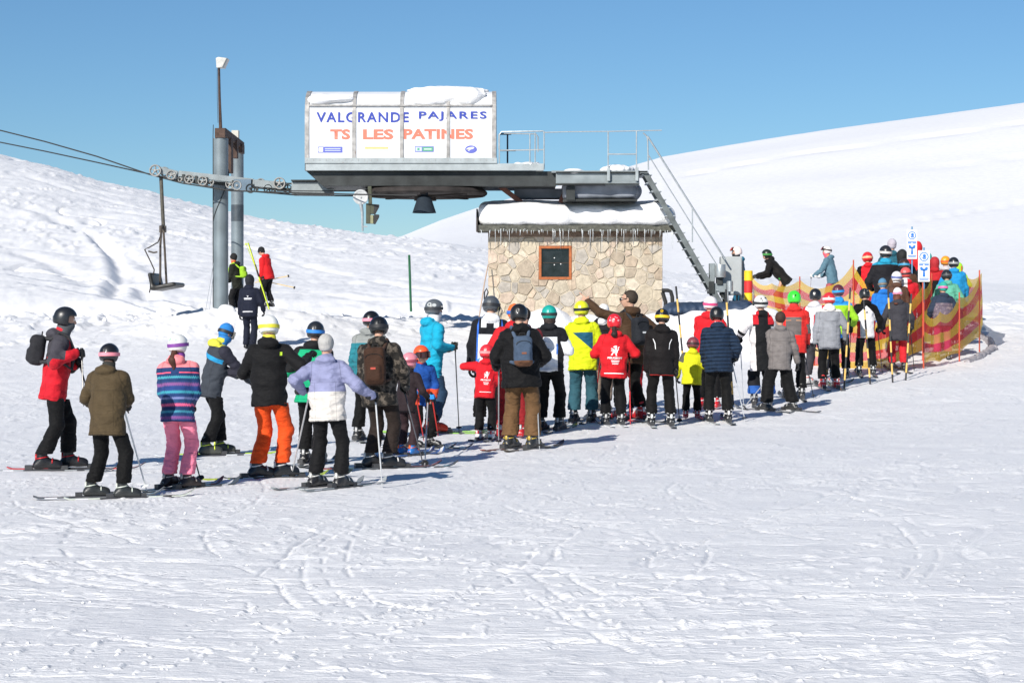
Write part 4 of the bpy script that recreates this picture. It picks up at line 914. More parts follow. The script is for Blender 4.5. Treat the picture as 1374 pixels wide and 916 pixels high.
def person(pid, who, label, px, fy, ty, yaw=0, Y=None, jk=('#202024',), tr=('#17171a',), hat=('helmet', '#222222', None, None), L=None, R=None, Lt=None, Rt=None, poles='#c8c8c8',
           lean=6, roll=0, twist=0, hy=0, hp=0, ski=None, skyaw=None, st=.13, stride=0., puff=1.0, hem=-.17, hood=True, neck=None, glove='#141414', boot='#1a1a1a', buck='#b8b8b8',
           bag=None, hs=1.0, gwarm=None, face=False, hair=None, trhem=.185, baggy=1.0, hmode=None, show=(1, 1, 1), crouch=0., armw=1.0, marks=None, gog=None, hand_l=None, hand_r=None, group=None, cat='person', skl=1.55, skoff=(0, 0), scarf=None, quilt=0):
    if Y is None: Y = hit(px, fy)
    X = (px-PX)/F*Y; z0 = gz(X, Y)
    H = CH-(ty-HOR)/F*Y-z0
    s = H/1.835
    if lean > 15: s = H/(1.835-.9*(1-math.cos(math.radians(lean))))
    h = .0125 if Y < 29 else (.0155 if Y < 38 else .021)
    h = h/ max(s, .6)
    root = empty('person', (X, Y, z0)); root.scale = (s, s, s); root.rotation_euler = (0, 0, -math.radians(yaw)); tag(root, label, 'person', group or 'skiers queuing for the chairlift')
    Mw = Matrix.Translation((X, Y, z0)) @ Matrix.Rotation(-math.radians(yaw), 4, 'Z') @ Matrix.Scale(s, 4); Mi = Mw.inverted()
    seed = abs(hash(pid)) % 9973 if False else sum(ord(c)*(i+3) for i, c in enumerate(pid)) % 9973
    rs = random.Random(seed)
    if skyaw is None: skyaw = yaw+rs.uniform(-8, 8)
    if lean < 20: lean += rs.uniform(-2, 4); roll += rs.uniform(-2.5, 2.5); twist += rs.uniform(-6, 6)
    if not hy and not face: hy = rs.uniform(-20, 20); hp += rs.uniform(-4, 8)
    if not stride: stride = rs.uniform(-.12, .12)
    ry = skyaw-yaw
    # --- skeleton
    ank = [np.array((-st, stride*.5, .13)), np.array((st, -stride*.5, .13))]
    hipc = np.array((0, -.02-.1*max(0, math.sin(math.radians(lean-6))), .94-crouch)); hips = [hipc+np.array((-.088, 0, -.01)), hipc+np.array((.088, 0, -.01))]
    fwd = np.array((math.sin(math.radians(ry*.5)), math.cos(math.radians(ry*.5)), .05))
    knees = [ik(hips[i], ank[i], .425, .405, fwd+np.array(((-.12, .12)[i], 0, 0)))[0] for i in (0, 1)]
    RT = rotm(twist, lean, roll)
    def T(p): return hipc+RT@np.array(p, float)
    RH = RT@rotm(hy, hp-lean*.75, 0); hc = T((0, .01, .60))+RH@np.array((0, .015, .13))*1.0
    sh = [T((-.172, 0, .462)), T((.172, 0, .462))]
    def to_local(v): return np.array(Mi @ Vector(v))
    def hp_(spec, side):
        if spec is None: spec = 'pole' if rs.random() < .75 else 'down'
        if isinstance(spec, str):
            P_ = {'pole': (.27, .26, 1.04), 'down': (.27, .07, .80), 'front': (.10, .30, 1.12), 'belly': (.06, .28, 1.0), 'back': (.30, -.1, .85), 'mid': (.31, .14, .93), 'high': (.2, .33, 1.25)}[spec]
            return np.array((side*P_[0], P_[1], P_[2]))
        x_, y_, dY = spec; return to_local(W(x_, y_, Y+dY))
    hands = []; elb = []; tgt = []
    for i, (spec, sd) in enumerate(((L, -1), (R, 1))):
        t = hp_(spec, sd); e_, t2 = ik(sh[i], t, .285*armw, .265*armw, (sd*.55, -.55, -.55)); elb.append(e_); tgt.append(t2)
    RTt = RT.astype(np.float32)
    def torso(P, g, w=True):
        q = (P-hipc.astype(np.float32))@RTt
        qe = q*np.array((.74, 1.0, 1), np.float32)
        z_lo = hem+.02
        d = cone(qe, (0, .0, z_lo), (0, .0, .16), .135*puff+g, .118*puff+g)
        d = smin(d, cone(qe, (0, 0, .16), (0, .005, .40), .118*puff+g, .130*puff+g), .08)
        d = smin(d, cone(q, (-.115, 0, .462), (.115, 0, .462), .072+g, .072+g), .075)
        return smax(d, hem-q[:, 2], .008), q
    # --- trousers
    zt = trhem
    wr_t = lambda P: .008*n3(P, 11, seed, 1.4)-.009*n3r(P, 16, seed+6, 1.6)*(.55+.45*n3(P, 6, seed+7))-.009*np.exp(-((P[:, 2]-.26)/.13)**2)*n3r(P, 22, seed+5, 2.2)+.005
    def legs(P, g, w=True, cut=None):
        d = None
        q = ((P-hipc)*np.array((.72, 1, 1), np.float32)); dp = np.sqrt((q**2).sum(1))-(.122+g); 
        for i in (0, 1):
            a = smin(cone(P, hips[i], knees[i], (.098+g)*(baggy*.5+.5), (.068+g)*baggy), cone(P, knees[i], ank[i]+np.array((0, -.012, .01)), (.070+g)*baggy, max((.074+g)*baggy*1.05, .088+g-.012)), .03)
            d = a if d is None else smin(d, a, .018)
        d = smin(d, dp, .06)
        if w:
            d = d+wr_t(P)
            dt, qt = torso(P, -.006); d = np.where(qt[:, 2] > hem+.035, np.maximum(d, dt+.012), d)
        if cut: d = smax(d, cut-P[:, 2], .006)
        return d
    lo = np.array((-st-.3, -.45, 0)); hi = np.array((st+.3, .55, 1.08)); 
    if lean > 20: lo[1] -= .3
    mt = tr if isinstance(tr, bpy.types.Material) else pattern(f'trousers_fabric_{pid}', tr[0], tr[1] if len(tr) > 1 else (), bump=.35, seams=(('x', 0, .004, ('z', 'GREATER_THAN', -.2)), ('z', -.17, .004, ('ax', 'GREATER_THAN', .05)), ('z', -.36, .004, ('ax', 'GREATER_THAN', .12)), ('z', -.52, .004, ('ax', 'GREATER_THAN', .12))))
    def cloth(name, f, lo, hi, m_, zones=None, hh=h):
        V, Q = mesh_sdf(f, lo, hi, hh); me = np_mesh(name, V, Q)
        Vf = V.astype(np.float32)
        tp = (Vf-hipc.astype(np.float32))@RT.astype(np.float32)      # inverse rotation
        a = me.attributes.new('tp', 'FLOAT_VECTOR', 'POINT'); a.data.foreach_set('vector', np.ascontiguousarray(tp, np.float32).ravel())
        z = np.zeros_like(tp) if zones is None else zones(Vf).astype(np.float32)
        a = me.attributes.new('zone', 'FLOAT_VECTOR', 'POINT'); a.data.foreach_set('vector', np.ascontiguousarray(z, np.float32).ravel())
        me.materials.append(m_); o = bpy.data.objects.new(name, me); C.objects.link(o); o.parent = root; return o
    if show[1]: cloth('trousers', lambda P: legs(P, .012, True, zt), lo, hi, mt)
    # --- jacket
    def arm(P, i, g):
        a = smin(cone(P, sh[i], elb[i], .074*puff**.5+g, .058*puff**.5+g), cone(P, elb[i], tgt[i]-(tgt[i]-elb[i])*.04, .058*puff**.5+g, .046+g), .03); return a
    def collar(P, g):
        q = (P-hipc.astype(np.float32))@RTt
        d = cone(q, (0, .0, .49), (0, .012, .61), .085+g, .072+g); d = smax(d, q[:, 2]-.635, .01)
        if hood: d = smin(d, ell(q, (0, -.088, .555), (.118, .080, .068)), .02)
        return d
    def jkf(P):
        d, q = torso(P, .012)
        a = np.minimum(arm(P, 0, .010), arm(P, 1, .010))
        d = smin(d, a, .03); d = smin(d, collar(P, .0), .018)
        d = d+.008*n3(P, 10, seed+1, 1.3)-.013*n3r(P, 9, seed+2, 1.7)*(.6+.4*n3(P, 6, seed+3))-.004*n3r(P, 24, seed+4, 1.5)+.004
        return d
    def zones(V):
        d, q = torso(V, .012); a = np.minimum(arm(V, 0, .010), arm(V, 1, .010)); c = collar(V, 0)
        za = np.clip(.5+(d-a)/.03, 0, 1); zh = np.clip(.5+(d-c)/.03, 0, 1)
        at = np.zeros(len(V), np.float32)
        for i in (0, 1):
            t = np.clip(((V-sh[i].astype(np.float32))@(tgt[i]-sh[i]).astype(np.float32))/float(((tgt[i]-sh[i])**2).sum()), 0, 1); m_ = (V[:, 0] < 0) == (i == 0); at = np.where(m_, t, at)
        return np.stack([za, zh, at], -1)
    pts = np.array([sh[0], sh[1], elb[0], elb[1], tgt[0], tgt[1], T((0, 0, hem)), T((0, 0, .62)), T((-.2, .1, hem)), T((.2, -.1, hem))])
    lo = pts.min(0)-.14; hi = pts.max(0)+.14
    lo = np.minimum(lo, T((0, 0, .2))-.26); hi = np.maximum(hi, T((0, 0, .2))+np.array((.26, .26, .1)))
    mj = jk if isinstance(jk, bpy.types.Material) else pattern(f'jacket_fabric_{pid}', jk[0], jk[1] if len(jk) > 1 else (), kind=jk[2] if len(jk) > 2 else None, quilt=quilt, seams=(('z', round(.31+rs.uniform(-.03, .04), 3), .004, ('arm', 'LESS_THAN', .5)), ('arm', .5, .16, ('z', 'GREATER_THAN', .15)), ('ax', .125, .004, ('z', 'LESS_THAN', .30)), ('z', round(hem+.035, 3), .004, None), ('at', .90, .008, ('arm', 'GREATER_THAN', .5)), ('at', .5, .006, ('arm', 'GREATER_THAN', .5))))
    jo = cloth('jacket', jkf, lo, hi, mj, zones)
    # --- body, one continuous surface under the clothes
    RHi = RH.astype(np.float32)
    def head(P, det=False):
        q = ((P-hc.astype(np.float32))@RHi)/hs
        d = ell(q, (0, -.005, .025), (.076, .094, .094)); d = smin(d, ell(q, (0, .025, -.035), (.058, .070, .078)), .03)
        if det:
            d = smin(d, cone(q, (0, .098, .005), (0, .112, -.028), .009, .014), .012); d = smin(d, cone(q, (-.03, .085, .03), (.03, .085, .03), .012, .012), .012)
            for sx in (-1, 1):
                d = smax(d, -ell(q, (sx*.031, .104, .008), (.016, .012, .011)), .008); d = smin(d, ell(q, (sx*.080, .0, -.005), (.009, .02, .032)), .008)
            d = smin(d, cone(q, (-.016, .090, -.052), (.016, .090, -.052), .007, .007), .006)
        return d*hs
    def bodyf(P):
        d, q = torso(P, -.022); d = smax(d, (hem+.03)-q[:, 2], .01)
        d = smin(d, smin(arm(P, 0, -.016), arm(P, 1, -.016), .01), .03)
        d = smin(d, legs(P, -.040, False), .03)
        for i in (0, 1): d = smin(d, cone(P, ank[i], ank[i]+np.array((math.sin(math.radians(ry))*.1, math.cos(math.radians(ry))*.1, -.06)), .035, .03), .02)
        d = smin(d, cone(P, T((0, 0, .50)), hc+RH@np.array((0, -.02, -.04)), .050, .052), .02)
        return smin(d, head(P, face), .015)
    lo = np.minimum(pts.min(0)-.1, (-st-.2, -.4, .03)); hi = np.maximum(pts.max(0)+.1, hc+.16)
    V, Q = mesh_sdf(bodyf, lo, hi, .0125 if face else .024)
    # bare hands are part of the body surface
    def frame(i, mode, polev=None):
        d = tgt[i]-elb[i]; d /= np.linalg.norm(d); sd = (-1, 1)[i]
        if mode == 'grip' and polev is not None:      # the fist closes round the shaft: thumb side up along the pole
            x = np.array(polev, float); y = d-x*(d@x)
            if np.linalg.norm(y) < .25: y = y+np.array((0, .5, 0))-x*x[1]*.5
            y /= np.linalg.norm(y); return np.stack([x, y, np.cross(x, y)], -1)
        if mode == 'grip': up = np.array((0, 0, 1.))
        elif mode == 'relaxed': up = np.array((0, 1, .15))
        else: up = np.array((0, 0, 1))
        if abs(up@d) > .93: up = np.array((0, 1, .3))
        x = up-d*(up@d); x /= np.linalg.norm(x); z = np.cross(x, d)
        if mode == 'grip':   # let the hand turn so that the fingers point away from the forearm at a right angle to the pole
            pass
        return np.stack([x, d, z], -1)
    hm = [hand_l or ('grip' if Lt is not None else 'relaxed'), hand_r or ('grip' if Rt is not None else 'relaxed')]
    tips = [None, None]; pv = [None, None]
    for i, tt in enumerate((Lt, Rt)):
        if tt is None: continue
        if tt == 'auto':
            dd = rotm(0)@np.array(((-1, 1)[i]*.05, -.10+rs.uniform(-.05, .08), 0)); tp_ = np.array(tgt[i])+dd; wv = Mw @ Vector((tp_[0], tp_[1], 0)); tw = Vector((wv.x, wv.y, gz(wv.x, wv.y)+.01))
        else:
            yy = Y+tt[2] if len(tt) > 2 else hit(tt[0], tt[1]); xx = (tt[0]-PX)/F*yy; tw = Vector((xx, yy, CH-(tt[1]-HOR)/F*yy))
            if len(tt) < 3: tw.z = gz(xx, yy)+.01
        tips[i] = tw; lv = to_local(tw); v = tgt[i]-lv; pv[i] = v/np.linalg.norm(v)
    hbare = glove is None
    frs = []
    for i in (0, 1):
        fr = frame(i, hm[i], pv[i]); frs.append(fr)
        Vh, Qh = hand(hm[i], (-1, 1)[i], (.006 if h < .02 else .009), hbare); 
        Vh = (Vh/1.0)@fr.T.astype(float)+tgt[i]
        if hbare: Q = np.concatenate([Q, Qh+len(V)]); V = np.concatenate([V, Vh])
        else:
            me = np_mesh('glove', Vh, Qh); me.materials.append(gm(glove, .6, pre='glove')); o = bpy.data.objects.new('glove', me); C.objects.link(o); o.parent = root
    me = np_mesh('body', V, Q); me.materials.append(SKIN); bo = bpy.data.objects.new('body', me); C.objects.link(bo); bo.parent = root
    HM = Matrix.Translation(Vector(hc)) @ Matrix(RH.tolist()).to_4x4() @ Matrix.Scale(hs, 4)
    def hobj(name, V, Q, m_, par=root):
        Vw = (np.asarray(V)*hs)@RH.T.astype(float)+hc; me = np_mesh(name, Vw, Q); me.materials.append(m_); o = bpy.data.objects.new(name, me); C.objects.link(o); o.parent = par; return o
    def hmb(name, mb, m_, par=root, smooth=True):
        mb.v = [tuple(HM @ Vector(v)) for v in mb.v]; o = link(name, mb, m_, par, autos=smooth); return o
    if gog == 'shades':
        mb = MB()
        for sx in (-1, 1):
            mb.box((sx*.010, .108, -.012), (sx*.055, .116, .024)); mb.tube([(sx*.055, .112, .014), (sx*.080, .09, .014), (sx*.086, .0, .006)], .004, 5)
        mb.box((-.012, .113, .008), (.012, .119, .014)); hmb('sunglasses', mb, mat('black_sunglasses', (.01, .01, .012), .15))
    if face:
        for sx in (-1, 1):
            mb = MB(); mb.lathe([(0, -.012), (.009, -.008), (.0125, 0), (.009, .008), (0, .012)], (sx*.031, .089, .010), 'y', 10); e_ = hmb('eye', mb, mat('eye_white', (.7, .68, .65), .2))
            mb = MB(); mb.lathe([(0, .0115), (.005, .0125), (0, .014)], (sx*.031, .089, .010), 'y', 8); hmb('iris', mb, mat('iris_brown', (.03, .015, .008), .2), e_)
        mb = MB(); mb.tube([(-.020, .092, -.052), (-.008, .0985, -.050), (0, .0985, -.051), (.008, .0985, -.050), (.020, .092, -.052)], [.001, .0035, .0035, .0035, .001], 6); hmb('mouth', mb, mat('lip_skin', (.38, .12, .10), .5))
    if scarf:
        def sf(P): 
            q = ((P-hc.astype(np.float32))@RHi)/hs; d = smin(ell(q, (0, .02, -.06), (.072, .088, .07)), cone(q, (0, -.01, -.08), (0, -.01, -.14), .075, .08), .03); return smax(d, q[:, 2]+.008, .006)*hs
        V, Q = mesh_sdf(sf, hc-.22, hc+.15, .011); me = np_mesh('face_scarf', V, Q); me.materials.append(gm(scarf, .8, pre='cloth')); o = bpy.data.objects.new('face_scarf', me); C.objects.link(o); o.parent = root
    if neck:
        def nf(P):
            q = (P-hipc.astype(np.float32))@RTt; d = cone(q, (0, .0, .56), (0, .012, .645), .080, .076); return smax(smax(d, q[:, 2]-.655, .01), .585-q[:, 2], .01)+.004*n3(P, 30, seed, 2)
        V, Q = mesh_sdf(nf, T((0, 0, .6))-.14, T((0, 0, .62))+.14, min(h, .014)); me = np_mesh('neck_warmer', V, Q); me.materials.append(gm(neck, .85, pre='cloth')); o = bpy.data.objects.new('neck_warmer', me); C.objects.link(o); o.parent = root; nko = o
    # --- headwear
    kind, hcol = hat[0], hat[1]; strap = hat[2] if len(hat) > 2 else None; lens = hat[3] if len(hat) > 3 else None; hdet = hat[4] if len(hat) > 4 else None
    hh = min(h, .013)
    if kind == 'helmet':
        def hf(q):
            d = ell(q, (0, -.008, .028), (.112, .132, .120)); d = smin(d, ell(q, (0, -.03, -.02), (.100, .105, .09)), .03)
            cut = smax(q[:, 2]-.048, -(q[:, 1]-.03), .02)     # face opening
            d = smax(d, -cut, .012); d = smax(d, -(q[:, 2]+.075+.25*np.maximum(q[:, 1], -.1)), .012)
            for vx, vy in ((-.05, .02), (.05, .02), (-.035, -.05), (.035, -.05), (0, .05)):
                d = smax(d, -cone(q, (vx, vy-.02, .158), (vx*1.05, vy+.025, .156), .012, .012), .006)
            for vx in (-.04, 0, .04): d = smax(d, -cone(q, (vx, -.135, .075), (vx, -.142, .04), .010, .010), .006)
            return d
        V, Q = mesh_sdf(hf, (-.125, -.16, -.13), (.125, .14, .17), hh); ho = hobj('helmet', V, Q, mat(f'helmet_shell_{hcol}', hcol, .36, coat=.25, var=.06))
        if hdet:
            mb = MB()
            for a in hdet[1]:
                t0 = math.radians(a[0]); mb.prism([(a[1]+a[3]*math.cos(t), a[2]+a[3]*.8*math.sin(t)) for t in [k*math.pi/4 for k in range(8)]], -.004, .0)
                n_ = 16
                for k in range(len(mb.v)-n_, len(mb.v)):
                    x, y, z = mb.v[k]; r_ = math.sqrt(max(0, 1-((z-.028)/.120)**2)); mb.v[k] = (math.sin(t0+x/.12)*.113*r_*(1-y*4), -.008-math.cos(t0+x/.12)*.133*r_*(1-y*4), z)
            hmb('decal', mb, gm(hdet[0], .4), ho)
    elif kind == 'beanie':
        def hf(q):
            d = ell(q, (0, -.012, .045), (.090, .106, .100)); d = smax(d, -(q[:, 2]+.03-.35*q[:, 1]), .012)
            band = cone(q*np.array((1.15, 1, 1), np.float32), (0, -.012, .0), (0, .005, .045), .098, .103); band = smax(band, -(q[:, 2]+.035-.35*q[:, 1]), .008); band = smax(band, q[:, 2]-.03-.35*q[:, 1], .008)
            d = smin(d, band, .01)
            return d+.003*np.sin(np.arctan2(q[:, 0], q[:, 1])*26)
        V, Q = mesh_sdf(hf, (-.12, -.14, -.11), (.12, .13, .16), hh); ho = hobj('beanie', V, Q, gm(hcol, .9, pre='knit'))
        if hdet == 'pom':
            V, Q = mesh_sdf(lambda q: ell(q, (0, -.02, .165), (.035, .035, .033))+.004*n3(q, 90, 3), (-.05, -.07, .12), (.05, .03, .21), .01); hobj('pompom', V, Q, gm(hcol, .9, pre='knit'), ho)
    elif kind == 'hair':
        def hf(q):
            d = ell(q, (0, -.016, .034), (.086, .100, .100)); d = smax(d, -(q[:, 2]+.065-.0*q[:, 1]), .02); cut = smax(q[:, 2]-.065, -(q[:, 1]-.03), .02); return smax(d, -cut, .015)+.005*n3(q, 55, seed)
        V, Q = mesh_sdf(hf, (-.11, -.14, -.12), (.11, .12, .16), hh); ho = hobj('hair', V, Q, gm(hcol, .8, pre='hair'))
    elif kind == 'hood':
        def hf(q):
            d = ell(q, (0, -.02, .03), (.108, .125, .125)); d = smin(d, cone(q, (0, -.03, -.02), (0, -.02, -.12), .095, .10), .05); cut = smax(q[:, 2]-.085, -(q[:, 1]-.045), .02); return smax(d, -cut, .015)+.005*n3(q, 30, seed)
        V, Q = mesh_sdf(hf, (-.14, -.17, -.22), (.14, .14, .18), hh); ho = hobj('hood', V, Q, gm(hcol, .8, pre='cloth'))
    if kind == 'beanie' or kind == 'helmet' or kind == 'hood':
        A, B, zc, zr, off = (.112, .134, .028, .120, .0) if kind != 'beanie' else (.094, .110, .045, .105, .004)
        if kind == 'hood': A, B, zr = .115, .135, .13
        def ring(mb, z_f, z_b, hgt, t0, t1, g, n=28, thick=.006):
            o = len(mb.v)
            for k in range(n+1):
                t = math.radians(t0+(t1-t0)*k/n); zz = z_b+(z_f-z_b)*(math.cos(t)*.5+.5)
                for dz, dr in ((-hgt/2, g), (hgt/2, g), (hgt/2, g+thick), (-hgt/2, g+thick)):
                    z = zz+dz; r_ = math.sqrt(max(.05, 1-((z-zc)/zr)**2)) if z > zc else 1.0
                    mb.v.append((math.sin(t)*(A*r_+dr), -.008+math.cos(t)*(B*r_+dr), z))
            for k in range(n):
                for j in range(4): mb.f.append((o+k*4+j, o+k*4+(j+1) % 4, o+(k+1)*4+(j+1) % 4, o+(k+1)*4+j)); mb.mi.append(0)
            for k in (0, n): mb.f.append(tuple(o+k*4+j for j in range(4))); mb.mi.append(0)
        up = bool(gog == 'up')
        if strap:
            mb = MB(); zf = .085 if up else .02
            ring(mb, zf, .012, .042, 50, 310, .002); gs = hmb('goggle_strap', mb, gm(strap, .6, pre='strap'), ho)
        if lens:
            zf = .085 if up else .012
            mb = MB(); ring(mb, zf, zf, .088, -52, 52, -.012 if not up else .0, 16, .035); go = hmb('goggle_frame', mb, gm('#111114' if lens != '#f4f0f0' else '#f0f0f0', .5), ho)
            mb = MB(); ring(mb, zf, zf, .068, -46, 46, .021 if not up else .032, 16, .006); hmb('goggle_lens', mb, mat(f'lens_{lens}', lens, .08, .3, coat=.6), ho)
    if hair:
        col, ln, kd = hair
        def pf(P):
            q = ((P-hc.astype(np.float32))@RHi)/hs
            if kd == 'tail': d = smin(cone(q, (.01, -.10, -.05), (.02, -.17, -.16), .032, .045), cone(q, (.02, -.17, -.16), (.03, -.165, -.16-ln), .045, .02), .03)
            else: d = smin(ell(q, (0, -.06, -.06), (.085, .06, .08)), cone(q*np.array((.6, 1, 1), np.float32), (0, -.10, -.1), (0, -.15, -.1-ln), .045, .03), .04)
            return (d+.006*n3(q, 60, seed))*hs
        V, Q = mesh_sdf(pf, hc-.28-ln*.8, hc+.15, .012); me = np_mesh('ponytail' if kd == 'tail' else 'long_hair', V, Q); me.materials.append(gm(col, .7, pre='hair')); o = bpy.data.objects.new(me.name, me); C.objects.link(o); o.parent = root
    # --- boots and skis
    global _bk
    if _bk is None: _bk = buckle_mb().mesh('buckle', True)
    for i in (0, 1):
        if not show[2]: break
        V, Q = boot_mesh(.012 if h < .018 else .018); Rz = np.array(Matrix.Rotation(-math.radians(ry), 3, 'Z'), float); Vb = V@Rz.T+np.array((ank[i][0], ank[i][1], .005))
        me = np_mesh('boot', Vb, Q); me.materials.append(gm(boot, .35, pre='boot')); o = bpy.data.objects.new('boot', me); C.objects.link(o); o.parent = root
        m2 = _bk.copy(); m2.materials.clear(); m2.materials.append(gm(buck, .4, .2, pre='buckle'))
        b2 = bpy.data.objects.new('buckle', m2); C.objects.link(b2); b2.parent = o; b2.location = (ank[i][0], ank[i][1], .005); b2.rotation_euler = (0, 0, -math.radians(ry))
        if ski:
            a_ = Mw @ Vector((ank[i][0], ank[i][1], 0)); ay = -math.radians(skyaw+(rs.uniform(-4, 4)))
            Ls = skl*s/1.0 if s < 1.0 else skl
            dirv = Vector((-math.sin(ay), math.cos(ay), 0))
            zf = gz(a_.x+dirv.x*.7*Ls/1.55, a_.y+dirv.y*.7*Ls/1.55); zb = gz(a_.x-dirv.x*.5*Ls/1.55, a_.y-dirv.y*.5*Ls/1.55)
            slope = math.atan2(zf-zb, 1.2*Ls/1.55)
            e = empty('ski', (a_.x, a_.y, (zf+zb)/2-.010)); e.rotation_euler = Matrix.Rotation(ay, 3, 'Z').to_euler()
            e.rotation_euler = (Matrix.Rotation(ay, 3, 'Z') @ Matrix.Rotation(slope, 3, 'X')).to_euler()
            key = (round(Ls, 1),)
            if key not in _SM: _SM[key] = ski_mesh(round(Ls, 1)).mesh('board')
            mm = _SM[key].copy(); mm.materials.append(ski_mat(ski[i % len(ski)], rs.choice((1, 2, 3)))); o = bpy.data.objects.new('board', mm); C.objects.link(o); o.parent = e
            if 'bind' not in _SM: _SM['bind'] = bind_mb().mesh('binding')
            m3 = _SM['bind'].copy(); m3.materials.append(gm('#3a3a3c', .4)); o = bpy.data.objects.new('binding', m3); C.objects.link(o); o.parent = e; o.scale = (s, s, s)
            tag(e, f"{('left', 'right')[i]} ski worn by {who}", 'ski', 'skis on the feet of the queue')
    # --- poles
    for i in (0, 1):
        if tips[i] is None: continue
        fr = frs[i]; grip = Mw @ Vector(tgt[i]+fr@np.array((0, .082, (-1, 1)[i]*.028)))
        tw = tips[i]; v = grip-tw; Lp = v.length
        pc = poles if isinstance(poles, str) else poles[i]
        e = empty('ski_pole', tw); e.rotation_euler = v.to_track_quat('Z', 'Y').to_euler()
        tag(e, f"ski pole in the {('left', 'right')[i]} hand of {who}", 'ski pole', 'ski poles held in the queue')
        mb = MB(); mb.tube([(0, 0, 0), (0, 0, .04), (0, 0, Lp*.5), (0, 0, Lp-.05)], [.003, .007, .0085, .009], 8); link('shaft', mb, gm(pc, .3, .3, pre='pole'), e, autos=True)
        mb = MB(); mb.lathe([(0, Lp+.065), (.018, Lp+.06), (.016, Lp+.04), (.0135, Lp), (.016, Lp-.06), (0, Lp-.065)], (0, 0, 0), 'z', 10); link('grip', mb, gm('#151515', .6), e, autos=True)
        mb = MB(); mb.lathe([(.008, .07), (.042, .06), (.044, .055), (.008, .05)], (0, 0, 0), 'z', 12); link('basket', mb, gm(pc if rs.random() < .3 else '#1c1c1c', .5), e, autos=True)
        mb = MB(); mb.tube([(0, .01, Lp+.05), (.0, .045, Lp-.02), (0, .04, Lp-.10), (0, .015, Lp-.05), (0, .012, Lp+.05)], .006, 5); link('strap', mb, gm('#161616', .8), e, autos=True)
    # --- back pack
    if bag:
        bcol, bcol2, bw, bh, bz = bag[:5]; bl = bag[5]
        e = empty('backpack', (X, Y, z0)); e.scale = root.scale; e.rotation_euler = root.rotation_euler; tag(e, bl, 'backpack')
        by = -.135*puff-.03-.075
        def bf(P):
            q = (P-hipc.astype(np.float32))@RTt; d = rbox(q, (0, by, bz), (bw, .085, bh), .06); d = smin(d, rbox(q, (0, by-.06, bz-bh*.38), (bw*.75, .05, bh*.45), .035), .012); return d+.005*n3(P, 22, seed)
        c_ = T((0, by, bz)); 
        def bobj(name, V, Q, m_):
            me = np_mesh(name, V, Q)
            tp = (V.astype(np.float32)-hipc.astype(np.float32))@RTt
            a = me.attributes.new('tp', 'FLOAT_VECTOR', 'POINT'); a.data.foreach_set('vector', np.ascontiguousarray(tp, np.float32).ravel())
            me.materials.append(m_); o = bpy.data.objects.new(name, me); C.objects.link(o); o.parent = e; return o
        V, Q = mesh_sdf(bf, c_-.36, c_+.36, .014)
        bobj('main_bag', V, Q, pattern(f'bag_fabric_{pid}', bcol, [(bcol2, [Cd(-(bz-bh*.62), z=-1)])] if bcol2 else ()))
        for sx in (-1, 1):
            mb = MB(); pth = [T((sx*.07, by+.07, bz+bh*.8)), T((sx*.095, -.105*puff, .50)), T((sx*.105, -.03, .585)), T((sx*.11, .07, .55)), T((sx*.12, .155*puff, .40)), T((sx*.15, .155*puff, .2)), T((sx*.19, .02, bz-bh*.5)), T((sx*bw*.9, by+.05, bz-bh*.75))]
            mb.tube(pth, .022, 8); link('shoulder_strap', mb, gm(bcol, .8, pre='cloth'), e, autos=True)
        mb = MB(); mb.tube([T((-.04, by+.03, bz+bh)), T((-.03, by+.03, bz+bh+.035)), T((.03, by+.03, bz+bh+.035)), T((.04, by+.03, bz+bh))], .008, 6); link('carry_loop', mb, gm('#1a1a1a', .8), e)
        mb = MB(); pts_ = [T((math.cos(t)*bw*.8, by-.088-.0, bz+bh*.42+.045*math.sin(t))) for t in [math.pi*k/8 for k in range(9)]]; mb.tube(pts_, .004, 5); link('zipper', mb, gm('#0c0c0c', .5), e)
        if len(bag) > 6:
            mb = MB(); c1 = T((0, by-.112, bz-bh*.15)); mb.box((-.03, -.004, -.012), (.03, .004, .012)); mb.v = [tuple(Vector(RT@np.array(v)+c1)) for v in mb.v]; link('logo_patch', mb, gm(bag[6], .7), e)
    # --- marks on the back
    if marks:
        bvh = BVHTree.FromPolygons([v.co.copy() for v in jo.data.vertices], [tuple(p.vertices) for p in jo.data.polygons])
        for mk in marks:
            kindm, col, xc, zc_, wd_, ht_ = mk[:6]
            if kindm == 'lion': me = lion_mesh()
            elif kindm == 'oval': 
                m_b = MB(); m_b.add([(math.cos(t), 0, 0) if False else (math.cos(t), math.sin(t), 0) for t in [2*math.pi*k/18 for k in range(18)]]+[(0, 0, 0)], [(k, (k+1) % 18, 18) for k in range(18)]); me = m_b.mesh('mark')
            elif kindm == 'bar': m_b = MB(); m_b.add([(k/8-.5, j-.5, 0) for j in (0, 1) for k in range(9)], [(k, k+1, k+10, k+9) for k in range(8)]); me = m_b.mesh('mark')
            elif kindm == 'poly': 
                m_b = MB(); m_b.add([(x, y, 0) for x, y in mk[6]], [tuple(range(len(mk[6])))]); me = m_b.mesh('mark')
            else: me = text_mesh(kindm, 1.0, .03, 0)
            a, b, c, d = mesh_width(me)
            sx_, sy_ = wd_/(b-a), ht_/(d-c)
            for v in me.vertices:
                lx = xc+(v.co.x-(a+b)/2)*sx_; lz = zc_+(v.co.y-(c+d)/2)*sy_
                o_ = Vector(T((lx, -.6, lz))); dr = Vector(RT@np.array((0, 1., 0))); hh_ = bvh.ray_cast(o_, dr)
                v.co = (hh_[0]-dr*.006) if hh_[0] is not None else Vector(T((lx, -.17, lz)))
